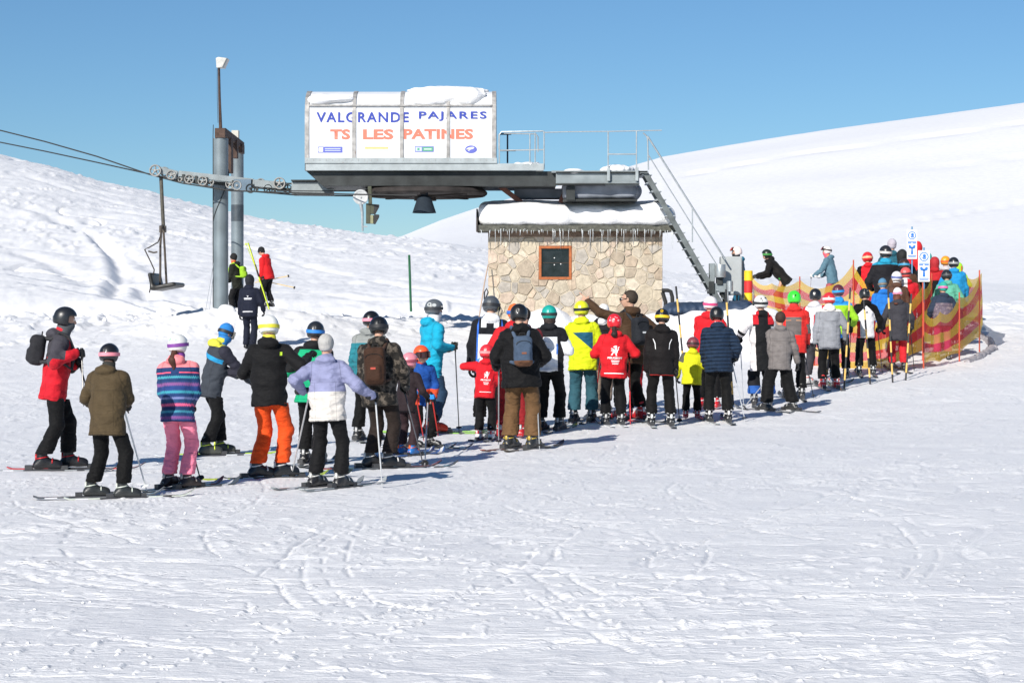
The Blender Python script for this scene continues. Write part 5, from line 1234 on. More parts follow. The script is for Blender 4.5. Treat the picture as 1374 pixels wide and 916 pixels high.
            me.materials.clear(); me.materials.append(gm(col, .7, pre='print')); nm = {'bar': 'stripe_print', 'oval': 'oval_badge', 'poly': 'print', 'lion': 'emblem'}.get(kindm, 'lettering'); o = bpy.data.objects.new(nm, me); C.objects.link(o); o.parent = jo
    PEOPLE[pid] = root
    return root
def lion_mesh():
    # rampant heraldic animal emblem as a blocky silhouette
    polys = [[(-.05, .5), (.12, .52), (.2, .42), (.14, .34), (.22, .3), (.16, .2), (.08, .12), (.0, .18), (-.08, .3), (-.2, .34), (-.16, .42)],
             [(.08, .12), (.16, .2), (.26, .0), (.2, -.2), (.06, -.22), (-.06, -.04), (-.02, .14)],
             [(-.02, .14), (-.06, .02), (-.2, .06), (-.32, .2), (-.42, .14), (-.36, .26), (-.24, .22), (-.14, .14)],
             [(-.06, -.02), (-.1, -.12), (-.24, -.1), (-.36, .0), (-.44, -.08), (-.34, .08), (-.2, .0)],
             [(.06, -.2), (.2, -.2), (.12, -.36), (.2, -.5), (.02, -.5), (.06, -.4), (-.02, -.3)],
             [(.06, -.14), (-.04, -.2), (-.2, -.26), (-.26, -.44), (-.42, -.46), (-.34, -.34), (-.3, -.2), (-.1, -.1)],
             [(.24, .02), (.36, .1), (.34, .28), (.44, .4), (.36, .44), (.28, .3), (.3, .14), (.2, .1)]]
    mb = MB()
    for p in polys: mb.add([(x, y, 0) for x, y in p], [tuple(range(len(p)))])
    return mb.mesh('mark', fix=False)
# ------------------------------------------------------------------ the queue, left to right
BLK = '#0e0e10'; BLK2 = '#0a0a0b'
SLV = lambda c, lo=-9, hi=9: (c, [Cd(.5, arm=1), Cd(lo, at=1), Cd(-hi, at=-1)])
def below(c, z, col=None): return Cd(-z, z=-1)
person('a1', 'the bearded-scarf man in red and grey jacket', 'man in red jacket with dark grey shoulders, grey face scarf and black helmet, facing right', 76, 630, 408, 78,
       jk=('#c81e2c', [('#45434a', [Cd(.30, z=1), Cd(-.06, y=-1, z=.0)]), ('#45434a', [Cd(.5, arm=1), Cd(.08, at=1), Cd(-.62, at=-1)])]), tr=(BLK,), hat=('helmet', '#202226'), neck='#c81e2c', scarf='#4b4e52',
       L=(101, 492, .12), R=(101, 474, -.22), Rt=(112, 545, -.35), Lt=(122, 540, -.1), lean=5, st=.11, stride=.28, glove=BLK2, boot='#1a1a1c', buck='#b0222a', ski=('#b8322e', '#8d9194'), bag=('#2a2a2e', None, .125, .17, .36, 'small black backpack on the man in red jacket at far left', ), face=True, poles='#222222', hp=4)
person('a2', 'the skier in plain olive brown coat', 'skier in olive brown hooded coat, black trousers and black helmet with pink band', 145, 668, 458, 8, skyaw=80,
       jk=('#50432f',), tr=(BLK2,), hat=('helmet', '#1c1c20', '#e88a98'), L=(127, 545, .3), R=(170, 545, .28), Rt=(197, 660), lean=3, st=.21, stride=.12, ski=('#50555a', '#b9beb4'), buck='#c9cfc4', boot='#2a2c2c', poles='#d7dcdc', hem=-.20, puff=1.12, baggy=1.05, neck='#2c2c28')
person('a3', 'the girl in pink trousers', 'girl in patterned blue jacket and bright pink trousers, white helmet, brown ponytail', 239, 655, 445, 6, skyaw=40,
       jk=('#22406e', [('#f08a90', [Cd(.47, z=1)]), ('#e8607c', [Cd(.40, z=1), Cd(-.415, z=-1), Cd(.05, ax=1)])], 'nordic'), tr=('#ff8ca6',), hat=('helmet', '#dcdcd8', '#7b3f92', None, ('#a8c4b0', [(0, -.03, .09, .02), (15, .02, .075, .018), (-20, .0, .08, .02)])), hair=('#452416', .10, 'tail'), L='belly', R=(253, 548, .15), Rt=(270, 648), poles='#3a3a3e', ski=('#8c3a33', '#4a5055'), boot='#2b1d1b', buck='#b8b0a8', st=.11, hem=-.16, neck='#7b3f92', trhem=.17)
person('a4', 'the person in charcoal jacket with blue beanie', 'person in charcoal jacket with yellow hood lining and blue knitted beanie, looking down', 287, 610, 428, 55, skyaw=80,
       jk=('#3b4048', [('#2b94c8', [Cd(.34, z=1, x=.25), Cd(-.40, z=-1, x=-.25), Cd(-.6, arm=-1), Cd(.0, y=-1)]), ('#ddd94a', [Cd(.515, z=1)]), ('#30303c', [Cd(.5, arm=1), Cd(-.6, at=-1)])]), tr=(BLK,), hat=('beanie', '#2577bc', '#24262a', '#24262a'), scarf='#2577bc', L=(318, 503, -.05), R=(337, 512, .1), lean=14, hp=20, stride=.3, st=.1, ski=('#a9c83c', '#c8ccd0'), boot='#40423c', buck='#cfe04a', neck='#ddd94a', face=True)
person('a5', 'the skier in orange trousers', 'skier in bright orange trousers and black jacket, white helmet with yellow goggle strap', 362, 641, 420, 3, skyaw=65,
       jk=('#141416', [('#b8dc3a', [Cd(.13, ax=1), Cd(-.155, ax=-1), Cd(.42, z=1), Cd(-.46, z=-1), Cd(.0, x=1)])]), tr=('#e8511c',), hat=('helmet', '#dfe0dc', '#dcd23c', '#5ab0d8', ('#48a0cc', [(-45, 0, .0, .03)])), L=(343, 500, .3), R=(413, 478, .1), lean=3, st=.125, neck='#dcd23c', ski=('#a8b83a', '#32363a'), boot='#202226', buck='#c9ccce', hem=-.14, hand_r='relaxed', trhem=.17, armw=1.0)
person('a6', 'the skier in green and black jacket', 'skier in bright green jacket with black hood and blue goggle strap, partly behind another', 418, 622, 428, 10,
       jk=('#18a574', [('#1c1c1e', [Cd(.5, arm=1), Cd(-.45, at=-1)]), ('#1c1c1e', [Cd(.50, z=1)])]), tr=(BLK,), hat=('helmet', '#25272b', '#2c7fd0', '#c8b088'), L=(400, 508, .25), R=(440, 500, .3), ski=('#3c4144',), boot='#1c1c1e', st=.10)
person('a7', 'the skier in lilac and cream jacket', 'skier in lilac and cream colour block jacket, grey beanie and black trousers', 440, 654, 445, 8, skyaw=35,
       jk=('#8d90b2', [('#d9d3cc', [Cd(-.19, z=-1), Cd(-.5, arm=-1)])]), tr=('#111113',), hat=('beanie', '#a9a7a4'), L=(406, 524, .05), Lt=(391, 640), R=(499, 531, .05), Rt=(513, 655), lean=4, st=.16, stride=.05, ski=('#777c80', '#9aa0a2'), boot='#242426', buck='#c8c8c4', hem=-.15, hood=True, puff=1.1, trhem=.17, glove='#1b1b1e')
person('a8', 'the skier in teal and grey behind the camouflage jacket', 'skier in teal jacket with grey shoulders and black helmet, behind the camouflage jacket', 493, 590, 414, 20,
       jk=('#2a7884', [('#8f9290', [Cd(.40, z=1)])]), tr=(BLK2,), hat=('helmet', '#17181b', '#e0899a'), boot='#242424', ski=('#555a5c',))
person('a9', 'the skier in camouflage jacket', 'tall skier in dark camouflage jacket with brown backpack and black helmet', 510, 628, 421, 10, skyaw=70,
       jk=('#3a342c', [], 'camo'), tr=('#2a211d',), hat=('helmet', '#141518', '#232327'), L=(490, 545, .1), R=(545, 520, .12), Rt=(569, 628), poles='#4a4a50', lean=5, st=.11, ski=('#8d4038', '#52565a'), boot='#2a2a2c', buck='#dddad6', hem=-.20, bag=('#3d281d', None, .125, .225, .25, 'tall brown backpack worn over the dark camouflage jacket', '#a83c2c'), puff=1.1)
person('a10', 'the child with pink helmet', 'child in dark clothes with a pink helmet, half hidden beside the camouflage jacket', 546, 610, 473, 30, jk=('#2c2226',), tr=('#35262a',), hat=('helmet', '#dc8894', '#8c4050'), hs=1.22, L=(550, 560, .1), R='pole', Rt=(570, 625), boot='#2b6fb4', buck='#d8602c', ski=('#3c64a0',))
person('a11', 'the child with orange helmet', 'small child in royal blue jacket and orange helmet turned back towards the camera', 566, 600, 462, 165, jk=('#1f4f9c', [('#d8502c', [Cd(-.14, z=-1), Cd(.06, ax=1)])]), tr=(BLK,), hat=('helmet', '#f0582c', '#26262a', '#3a1c20'), hs=1.26, face=True, R=(553, 528, -.18), Rt=(569, 592, -.2), L=(583, 532, -.1), Lt=(588, 585, -.1), poles='#c0322e', glove='#2b8fd8', boot='#222225', st=.16, skyaw=110, ski=('#2c2e32',), gog=None, hy=-8, neck='#d8502c', crouch=.02)
person('a12', 'the man in turquoise jacket', 'man in turquoise hooded jacket and grey helmet seen from the side, poles in hand', 580, 580, 399, 62, skyaw=82,
       jk=('#18a2c4',), tr=('#27405a',), hat=('helmet', '#5b6065', '#303338', None, ('#b4b8b8', [(30, 0, .07, .035), (60, .01, .06, .03)])), L=(600, 468, .1), R=(606, 467, -.15), Rt=(616, 579), poles='#3c4144', lean=6, ski=('#9ad048', '#82b83c'), boot='#e2482a', buck='#e2482a', hem=-.2, face=True, scarf='#e6e6e6', stride=.1, glove='#34342c', skl=1.7, trhem=.16)
person('a13', 'the tall skier in white and black jacket with grey helmet', 'tall skier in white vest panelled jacket with blue edges and grey helmet', 656, 578, 394, 4,
       jk=('#1a1c22', [('#e4e6ea', [Cd(-.15, ax=-1), Cd(-.34, z=-1)]), ('#e4e6ea', [Cd(.26, z=1), Cd(-.34, z=-1), Cd(-.17, ax=-1)]), ('#3f74d8', [Cd(.15, ax=1, z=-.0), Cd(-.172, ax=-1), Cd(-.5, arm=-1)]), ('#e4e6ea', [Cd(.43, z=1), Cd(.05, ax=1), Cd(-.12, ax=-1)]), ('#e4e6ea', [Cd(.5, hood=1)]), ('#e4e6ea', [Cd(.5, arm=1), Cd(.2, at=1), Cd(-.55, at=-1), Cd(.03, y=1)]), ('#3f74d8', [Cd(.5, arm=1), Cd(.25, at=1), Cd(.015, y=-1), Cd(-.0, y=1)])]), tr=(BLK2,), hat=('helmet', '#4e5358', '#2a2c30', '#8a9094'), L='down', R='mid', boot='#1d1d20', ski=('#4c5054',), puff=1.1, marks=[('oval', '#33473c', 0, .22, .055, .028)])
person('a14', 'the small child in red team jacket', 'small child in red team jacket with white emblem, red helmet and blue gloves', 651, 590, 462, 12, jk=('#d01c28',), tr=(BLK,), hat=('helmet', '#d8303a', '#e89090'), hs=1.22, L=(640, 488, .1), R='belly', glove='#3290d8', boot='#d8d8d8', buck='#b82830', ski=('#4a4e54',), marks=[('lion', '#f4f0f0', .045, .30, .11, .13), ('PEUGEOT', '#f4f0f0', .03, .20, .19, .028), ('bar', '#f4f0f0', .04, .15, .10, .012), ('bar', '#f4f0f0', .04, .12, .08, .012), ('bar', '#f4f0f0', .03, -.03, .22, .01)], hand_l='open', hem=-.14)
person('a15', 'the person in red with orange and blue beanie', 'person in red jacket with orange and blue beanie, behind the man with the blue backpack', 686, 575, 404, 8, Y=27.8, jk=('#c8232b',), tr=('#8c1f24',), hat=('beanie', '#e2692c', '#2c6cc8'), boot='#b02228')
person('a15b', 'the dark haired person behind the man in black jacket', 'dark haired person in dark red jacket just right of the orange beanie', 704, 574, 408, 20, Y=28.4, jk=('#7a2026',), tr=(BLK,), hat=('hair', '#1c1411'), L='belly', R='belly')
person('a16', 'the broad man in black jacket and brown trousers', 'broad man in black jacket and brown trousers carrying a blue backpack, black helmet', 699, 602, 405, -3, skyaw=30,
       jk=('#121214',), tr=('#6a4f34',), hat=('helmet', '#1b1b1d'), L=(666, 492, .25), R=(724, 488, .25), Lt=(669, 598), Rt=(724, 604), poles='#9ea2a6', lean=3, st=.14, puff=1.28, baggy=1.18, hem=-.17, boot='#2c2e30', buck='#b9a048', ski=('#7a4034', '#50483f'), bag=('#46566b', '#6b4a36', .115, .19, .27, 'slate blue backpack with brown base on the broad man in black', '#7a4a34'), trhem=.17)
person('a17', 'the skier in white vest with teal helmet', 'skier in white panelled jacket with black fur collar and teal helmet', 738, 577, 407, 14,
       jk=('#1a1b20', [('#e4e6ea', [Cd(-.135, ax=-1), Cd(-.40, z=-1), Cd(-.5, arm=-1)]), ('#e4e6ea', [Cd(.5, arm=1), Cd(.1, at=1), Cd(-.8, at=-1), Cd(-.03, y=-1)]), ('#4a7fd8', [Cd(.5, arm=1), Cd(.1, at=1), Cd(-.8, at=-1), Cd(-.045, y=-1), Cd(.02, y=1)]), ('#4a7fd8', [Cd(.12, ax=1), Cd(-.14, ax=-1), Cd(.15, z=1), Cd(-.3, z=-1), Cd(-.5, arm=-1)])]), tr=(BLK2,), hat=('helmet', '#1f9f92', '#20302f'), neck='#2a1d18', hair=('#2a1c16', .02, 'long'), L='pole', R=(755, 466, .2), Rt=(757, 572), poles='#252528', boot='#202124', ski=('#3e4246', '#50565a'), lean=5, marks=[('oval', '#33473c', 0, .22, .055, .028)], hem=-.10)
person('a18', 'the skier in lime yellow jacket', 'skier in lime yellow jacket with petrol blue panel and teal trousers', 782, 566, 401, 8,
       jk=('#d3e01e', [('#1f5870', [Cd(.27, z=1, x=.9), Cd(-.385, z=-1), Cd(-.12, x=1), Cd(-.168, x=-1), Cd(0, y=-1)])]), tr=('#2f5763',), hat=('helmet', '#dce02a', '#202224'), L='belly', R=(799, 468, .25), Rt=(797, 562), poles='#303034', boot='#232527', ski=('#4a4e52',), hem=-.17, puff=1.12, baggy=1.12, lean=4)
person('a19', 'the person in black hooded jacket with white striped cap', 'person in black hooded jacket and white cap, beige trousers, below the pointing man', 806, 556, 405, 30, Y=33.3, jk=('#1b1b1e', [('#e8e8e8', [Cd(.53, hood=1), Cd(.50, z=1), Cd(.0, x=1)])]), tr=('#9a8a7c',), hat=('beanie', '#e4e2e0'), boot='#222222', marks=[('poly', '#e8e8e8', -.09, .40, .045, .035, [(-.5, -.5), (-.3, -.5), (-.1, -.1), (-.25, 0)]), ('poly', '#e8e8e8', -.05, .405, .04, .045, [(-.5, -.5), (-.2, -.5), (.3, .4), (.1, .5)])])
person('a20', 'the pointing man', 'dark haired man in brown jacket and sunglasses pointing left with outstretched arm', 846, 552, 386, -35, Y=31.5, jk=('#4a3626',), tr=(BLK2,), hat=('hair', '#33291f'), L=(788, 405, .1), R=(866, 440, -.1), glove=None, hand_l='point', hand_r='relaxed', lean=4, hy=-45, face=True, boot='#b82428', buck='#d8d8d8', ski=('#3e4246',), bag=('#23262c', None, .12, .19, .27, 'black and grey backpack on the pointing man in brown jacket', '#c8ccd0'), armw=1.0, gog='shades', hs=1.08)
person('a22', 'the child in red reaching sideways', 'child in red jacket behind the girl with ponytail, red arm reaching right', 853, 560, 470, 15, Y=32.6, jk=('#c8202c',), tr=(BLK,), hat=('helmet', '#c02430'), hs=1.2, R=(884, 512, .1), L='belly', glove='#c8202c', boot='#b82830')
person('a21', 'the girl in red team jacket', 'girl in red team jacket with white animal emblem and wordmark, red helmet, dark ponytail', 823, 570, 420, -2, jk=('#d21e28',), tr=(BLK,), hat=('helmet', '#dc2430', None, None, ('#e8a0a8', [(0, .03, .10, .012), (30, 0, .09, .012), (-30, 0, .09, .012), (35, .01, .05, .02), (-35, .01, .05, .02)])), hair=('#241611', .03, 'tail'), hs=1.08, L=(802, 475, .25), R=(848, 476, .25), Lt=(797, 562), Rt=(846, 570), poles='#d8303a', glove='#c8202c', boot='#28282a', buck='#b8b8b8', ski=('#d8dadc',), hem=-.17, puff=1.15,
       marks=[('lion', '#f4f0f0', -.005, .27, .15, .17), ('PEUGEOT', '#f4f0f0', -.005, .15, .24, .032), ('bar', '#f4f0f0', 0, .105, .14, .013), ('bar', '#f4f0f0', 0, .08, .12, .010), ('bar', '#f4f0f0', 0, .055, .10, .013), ('bar', '#f4f0f0', -.01, -.10, .32, .014)])
person('a23', 'the skier in black jacket with white piping', 'skier in black jacket with two white piping curves and black and yellow helmet', 887, 571, 412, -2, jk=('#171415', [('#c8302a', [Cd(.152, z=-1)])]), tr=('#0f0e0f',), hat=('helmet', '#1c1c1e', '#f0c21c', '#c4e05a', ('#f0c21c', [(0, 0, .10, .03)])), L=(868, 503, .05), R=(906, 503, .05), Rt=(912, 568), poles='#3a3a3e', boot='#26282a', buck='#e4e6e6', ski=('#9ca2a2', '#50555a'), st=.15, hem=-.16, lean=4,
       marks=[('poly', '#e8e8e8', -.125, .32, .05, .16, [(-.5, .5), (-.3, .5), (.35, .1), (.5, -.5), (.3, -.5), (.15, .0)]), ('poly', '#e8e8e8', .125, .32, .05, .16, [(.5, .5), (.3, .5), (-.35, .1), (-.5, -.5), (-.3, -.5), (-.15, .0)])])
person('a24', 'the small child in yellow', 'small child in yellow jacket with dull maroon helmet', 928, 562, 452, 5, jk=('#d8d824', [('#5a5a50', [Cd(.5, arm=1), Cd(-.25, at=-1)])]), tr=(BLK2,), hat=('helmet', '#7b4148', '#3c2226'), hs=1.22, R=(940, 492, .1), Rt=(933, 558), L='mid', poles='#6a6460', boot='#c02c30', buck='#e0dede', hem=-.17, neck='#d8d824', puff=1.15)
person('a25', 'the skier in red with white and pink helmet', 'skier in red jacket and white helmet with pink band, behind the navy jacket', 950, 540, 395, 20, Y=34, jk=('#d8202a',), tr=(BLK,), hat=('helmet', '#e4dede', '#d8487a'), L='belly', R='pole', boot='#c82c34', buck='#e4e4e4')
person('a26', 'the skier in quilted navy jacket', 'skier in navy jacket with red lettered collar and black helmet', 964, 566, 409, 2, jk=('#1f3148',), tr=('#101011',), hat=('helmet', '#1a1b1d'), neck='#d8242c', L=(946, 490, .2), R=(986, 482, .15), Rt=(1000, 566), poles='#c8ccd0', boot='#242426', buck='#e4e2e2', ski=('#b8bcbc', '#50555a'), hem=-.16, puff=1.15, st=.15, lean=3, quilt=17)
person('a28', 'the racer in white, red and black', 'skier in black and white jacket with red shoulders and stickered white helmet', 1022, 543, 394, -4, jk=('#17181b', [('#cc2430', [Cd(.38, z=1), Cd(.08, ax=1)]), ('#e2dede', [Cd(.5, arm=1), Cd(-.55, at=-1)]), ('#e2dede', [Cd(.135, ax=1), Cd(-.35, z=-1), Cd(-.5, arm=-1)]), ('#e2dede', [Cd(.5, arm=1), Cd(.7, at=1), Cd(-.85, at=-1)])]), tr=('#1c1d22', [('#2c5ca8', [Cd(.62, z=-1)])]), hat=('helmet', '#dededa', '#28282a', '#c8d05a', ('#24262a', [(10, .02, .1, .016), (-25, 0, .09, .018), (35, 0, .1, .015), (0, -.03, .06, .012)])), L=(992, 452, .1), R='belly', Lt=(998, 548), poles='#c4c8cc', boot='#303034', ski=('#50545a',), hem=-.38, puff=1.05, baggy=1.2, scarf=None, st=.13)
person('a29', 'the bareheaded boy in grey', 'bareheaded brown haired boy in grey hooded jacket and wide black trousers', 1046, 551, 416, 5, skyaw=-40, jk=('#7a7472',), tr=('#121213',), hat=('hair', '#3a261c'), hs=1.12, L=(1042, 498, -.05), Lt=(996, 550), R=(1075, 503, .1), poles='#b4b8bc', boot='#303030', ski=('#505458',), st=.24, stride=-.1, hem=-.20, puff=1.1, baggy=1.35, glove='#1a1a1c', trhem=.16)
person('a30', 'the skier with bright green helmet', 'skier in red and grey jacket with bright green helmet', 1065, 535, 388, 4, jk=('#d8302c', [('#6b6462', [Cd(-.42, z=-1), Cd(.12, z=1), Cd(-.13, ax=-1)]), ('#6b6462', [Cd(.5, arm=1), Cd(.25, at=1), Cd(-.55, at=-1)]), ('#d89868', [Cd(.36, z=1), Cd(-.37, z=-1), Cd(.04, ax=1), Cd(-.14, ax=-1)])]), tr=(BLK,), hat=('helmet', '#3ee03a', None, None, ('#1c3c1c', [(0, 0, .07, .018), (0, 0, .05, .01)])), neck='#d8302c', R=(1083, 480, .15), Rt=(1092, 535), L='belly', poles='#343438', boot='#282828', puff=1.1, ski=('#484c50',))
person('a31', 'the skier in white and red jacket', 'skier in white hooded jacket with red back panel and dark grey trousers', 1094, 516, 385, 25, jk=('#dcdce0', [('#cc2634', [Cd(-.36, z=-1), Cd(.05, z=1), Cd(.02, x=1)]), ('#cc2634', [Cd(.5, arm=1), Cd(-.5, at=-1)])]), tr=('#3c3a40',), hat=('helmet', '#202226'), L='mid', R='belly', Lt='auto', poles='#b0508c', boot='#dcdcdc', buck='#e0482c', st=.15, skyaw=50, ski=('#b8b8bc',))
person('a32', 'the person in grey coat with white fur hood', 'person in light grey coat with white fur hood, black trousers and red boots', 1113, 521, 390, 2, jk=('#8e9096', [('#efe9e0', [Cd(.50, z=1)])]), tr=(BLK2,), hat=('helmet', '#cc2e34', '#e2d8d8'), L='down', R='mid', boot='#d8302e', buck='#e4e0e0', hem=-.2, puff=1.05, ski=('#5a5e62',), neck='#d8d2c8')
person('a33', 'the person in lime jacket with blue hood', 'person in lime jacket with bright blue hood and dark red helmet', 1126, 507, 380, 10, jk=('#9ad02e', [('#2c92dc', [Cd(.46, z=1)]), ('#2c7cc8', [Cd(.1, z=-1)])]), tr=(BLK2,), hat=('helmet', '#5a2c34', '#2c92dc'), boot='#282828')
person('a34', 'the skier in white and black jacket', 'skier in white jacket with black raglan sleeves and red side panels, black helmet', 1162, 503, 385, 0, jk=('#dcdadc', [(BLK2, [Cd(.5, arm=1)]), (BLK2, [Cd(.50, z=1, ax=1.0)]), ('#c8242c', [Cd(.145, ax=1), Cd(-.18, z=-1), Cd(-.5, arm=-1)])]), tr=(BLK2,), hat=('helmet', '#222426', None, None, ('#9a9c9c', [(15, 0, .08, .012), (-20, .0, .09, .01)])), L='mid', R='mid', Lt='auto', Rt='auto', poles='#38383c', boot='#26282a', buck='#c8cacc', st=.15, ski=('#3c4044',), marks=[('poly', '#1c1c1e', 0, .36, .05, .04, [(-.5, -.5), (.5, -.5), (.3, 0), (0, .5), (-.3, 0)])])
person('a35', 'the person in bright blue jacket', 'person in bright blue jacket with blue grey patterned beanie', 1187, 484, 371, 8, Y=44.6, jk=('#2371c4',), tr=(BLK,), hat=('beanie', '#4f7c9a', '#7a6c5a'), boot='#282828')
person('a36', 'the skier in red trousers', 'skier in red trousers and long charcoal coat, white beanie with pink stripe', 1205, 498, 384, 4, jk=('#3b3a40',), tr=('#c8262e',), hat=('beanie', '#e4dcdc', '#e88aa4'), hair=('#5a2c1a', .12, 'long'), L='mid', R='mid', Rt='auto', poles='#2a2a2e', boot='#1c1c1e', buck='#55585a', hem=-.28, ski=('#3c4044',), lean=4)
person('a37', 'the person with plain white helmet', 'person with plain white helmet and white face scarf strap, behind the pink striped beanie', 1203, 470, 362, 5, Y=46.3, jk=('#5a4034',), tr=(BLK,), hat=('helmet', '#e4e2e0', '#5a68a0'), neck='#dcdcdc')
person('a38', 'the child with coral helmet', 'skier with coral red helmet in red, white and blue jacket', 1217, 468, 357, 10, Y=46.6, jk=('#cc2430', [('#e0e0e4', [Cd(-.02, x=-1), Cd(.2, z=1)]), ('#2848a8', [Cd(.5, arm=1), Cd(.0, x=-1)])]), tr=(BLK,), hat=('helmet', '#e45a58', '#3a2c30'), neck='#d8d8d8')
person('a39', 'the person in brown jacket', 'person in brown jacket with a helmet banded teal', 1213, 450, 345, -5, Y=48.2, jk=('#5a4130',), tr=(BLK,), hat=('helmet', '#3a2c26', '#3a90b8'), puff=1.25)
person('a40', 'the person in black with teal hood lining', 'tall person in black jacket with teal hood edge and black and white helmet', 1189, 440, 327, 5, Y=48.8, jk=('#1d1d22', [('#2a9cc0', [Cd(.50, z=1)]), ('#c8d820', [Cd(.16, ax=1), Cd(-.17, ax=-1), Cd(-.1, z=-1), Cd(0, x=1)])]), tr=(BLK,), hat=('helmet', '#26262a', '#c8c4c0'), puff=1.2)
person('a41', 'the person with grey woollen beanie', 'person with pale grey beanie and teal jacket, highest in the crowd at left', 1197, 430, 318, 20, Y=52, jk=('#2a5f70',), tr=(BLK,), hat=('beanie', '#b0aab4'))
person('a42', 'the red team child behind the net', 'child in red team bib with white mark and red helmet, standing behind the net', 1165, 418, 337, 0, Y=52.2, jk=('#d4202c', [(BLK2, [Cd(.5, arm=1)])]), tr=(BLK,), hat=('helmet', '#d42c30', '#f0b48c'), hs=1.12, marks=[('lion', '#f4f0f0', 0, .22, .10, .10), ('bar', '#f4f0f0', 0, .13, .16, .03)], L='mid', R='mid')
person('a43', 'the person with the dark hood', 'person in black hooded jacket between the brown jacket and the red coat', 1211, 436, 333, 12, Y=50.5, jk=('#1d2024',), tr=(BLK,), hat=('hood', '#1c1e20'), puff=1.2)
person('a44', 'the tall person in red hooded coat', 'tall person in red hooded coat behind the two blue and white signs', 1230, 432, 322, 0, Y=52.5, jk=('#d02028',), tr=(BLK,), hat=('hood', '#d02028'), puff=1.35)
person('a45', 'the person with pale teal beanie', 'person with pale teal beanie and black jacket beside the nearer sign', 1247, 438, 337, 5, Y=52, jk=('#1d1d22', [('#b8d82c', [Cd(.1, z=1), Cd(-.2, z=-1)])]), tr=(BLK,), hat=('beanie', '#5ab0a8'))
person('a46', 'the person in red and black jacket', 'person in red and black hooded jacket right of the nearer sign', 1255, 438, 343, 15, Y=50.8, jk=('#b8242c', [(BLK, [Cd(-.3, z=-1)])]), tr=(BLK,), hat=('hood', '#a8222a'))
person('a47', 'the person with orange and yellow helmet', 'person with orange and yellow helmet and white jacket', 1268, 436, 342, 15, Y=51.5, jk=('#c8c4c8',), tr=(BLK,), hat=('helmet', '#ec9a28', '#e8642c'))
person('a49', 'the person in mint jacket', 'person in mint green jacket with black helmet, behind the floral jacket', 1273, 455, 360, 8, Y=47.5, jk=('#62b49c',), tr=(BLK,), hat=('helmet', '#25282c', '#484c50'), R='mid', hs=1.05)
person('a48', 'the person in azure jacket', 'person in azure blue jacket and black helmet at the right end of the crowd', 1281, 440, 343, 5, Y=49.5, jk=('#2290cc',), tr=('#25303c',), hat=('helmet', '#222428', '#9a9c9c'), puff=1.15, R='down')
person('a51', 'the child in lime green', 'child in lime green jacket at the far right of the crowd', 1287, 430, 352, 10, Y=53.5, jk=('#8cd82c',), tr=(BLK,), hat=('hood', '#a0dc2c'), hs=1.15)
person('a50', 'the child in floral jacket', 'child in grey floral jacket with dark hood, teal and pink beanie and pink trousers', 1265, 473, 377, 3, Y=45.2, jk=('#6c6270', [('#2e3a4e', [Cd(.37, z=1)]), ('#2e3a4e', [Cd(.5, arm=1)])], 'floral'), tr=('#f04a8c',), hat=('beanie', '#2c9c8c', '#e86ca8'), hs=1.12, L='mid', R='mid', puff=1.2, hem=-.16)
SG2 = 'people standing near the lift'
person('b1', 'the man leaning over the net', 'man in black jacket and dark green helmet leaning left over the orange net', 1047, 415, 337, -70, Y=56, jk=('#1d1b1a', [('#3ca848', [Cd(.13, ax=1), Cd(.0, z=1), Cd(-.05, z=-1), Cd(.05, y=1)])]), tr=('#b88c3c',), hat=('helmet', '#1f2a20', '#3a8c3c'), lean=42, L=(1016, 370, -.3), R=(1020, 372, .1), st=.16, glove='#222222', hp=-10, group=SG2)
person('b2', 'the person in steel blue jacket facing left', 'person in steel blue jacket with orange collar and white helmet, facing left above the net', 1115, 412, 328, -65, Y=57, jk=('#5b7c8c',), tr=('#a8545c',), hat=('helmet', '#e4dcd8', '#2c2020', '#c83c3c'), neck='#e8943c', scarf='#d85a6c', L=(1092, 370, -.1), R='belly', Lt=(1086, 400, -.2), poles='#a8a0a0', glove='#e0e0e0', group=SG2, face=True, lean=10, gog='up')
person('b3', 'the person in teal jacket by the cabinet', 'person in teal jacket with white helmet standing behind the grey cabinet', 993, 412, 329, -75, Y=54, jk=('#1a6f8c',), tr=('#1c5c78',), hat=('helmet', '#e8d8d4', None, '#d84a2c'), scarf='#1c1c20', lean=6, group=SG2, face=True, gog='up', L='belly', R='belly')
person('b4', 'the man in navy uniform', 'man in navy blue uniform with white print on the back and pale belt, hood up', 335, 468, 367, 8, jk=('#1a1e2e', [('#c8c8cc', [Cd(-.06, z=1), Cd(.03, z=-1), Cd(-.13, ax=-1), Cd(.0, y=-1)])]), tr=('#191d2c',), hat=('hood', '#12141c'), L='down', R='mid', lean=6, glove='#111114', hem=-.16, puff=1.1, group=SG2, marks=[('bar', '#d8d8dc', 0, .28, .20, .018), ('bar', '#d8d8dc', 0, .255, .18, .012), ('poly', '#d8d8dc', 0, .33, .045, .035, [(-.5, .5), (-.2, -.3), (0, -.5), (.3, -.3), (.5, .5), (0, .2)])], st=.09, boot='#15161c', buck='#202024', trhem=.1)
person('b5', 'the man in red jacket by the pylon', 'man in red jacket and black beanie looking down beside the pylon', 359, 419, 328, -65, Y=52.4, jk=('#d42026',), tr=('#16161a',), hat=('beanie', '#15161a'), L=(350, 377, -.1), R=(352, 376, -.2), Lt=(329, 325, -.5), lean=14, hp=22, hem=-.12, glove='#18181c', boot='#1a1a1c', poles='#d0e028', st=.12, stride=.1, group=SG2, face=True, hand_l='relaxed')
person('b6', 'the man in dark coat behind the pylon', 'man in dark green black coat with lime backpack behind the front pylon', 317, 420, 338, -70, Y=53.6, jk=('#23261f',), tr=('#1a1a1c',), hat=('beanie', '#181818'), neck='#d85a2c', L='belly', R='belly', group=SG2, boot='#1a1a1c', bag=('#9ac832', None, .10, .17, .28, 'lime green backpack on the man behind the pylon'), lean=8)
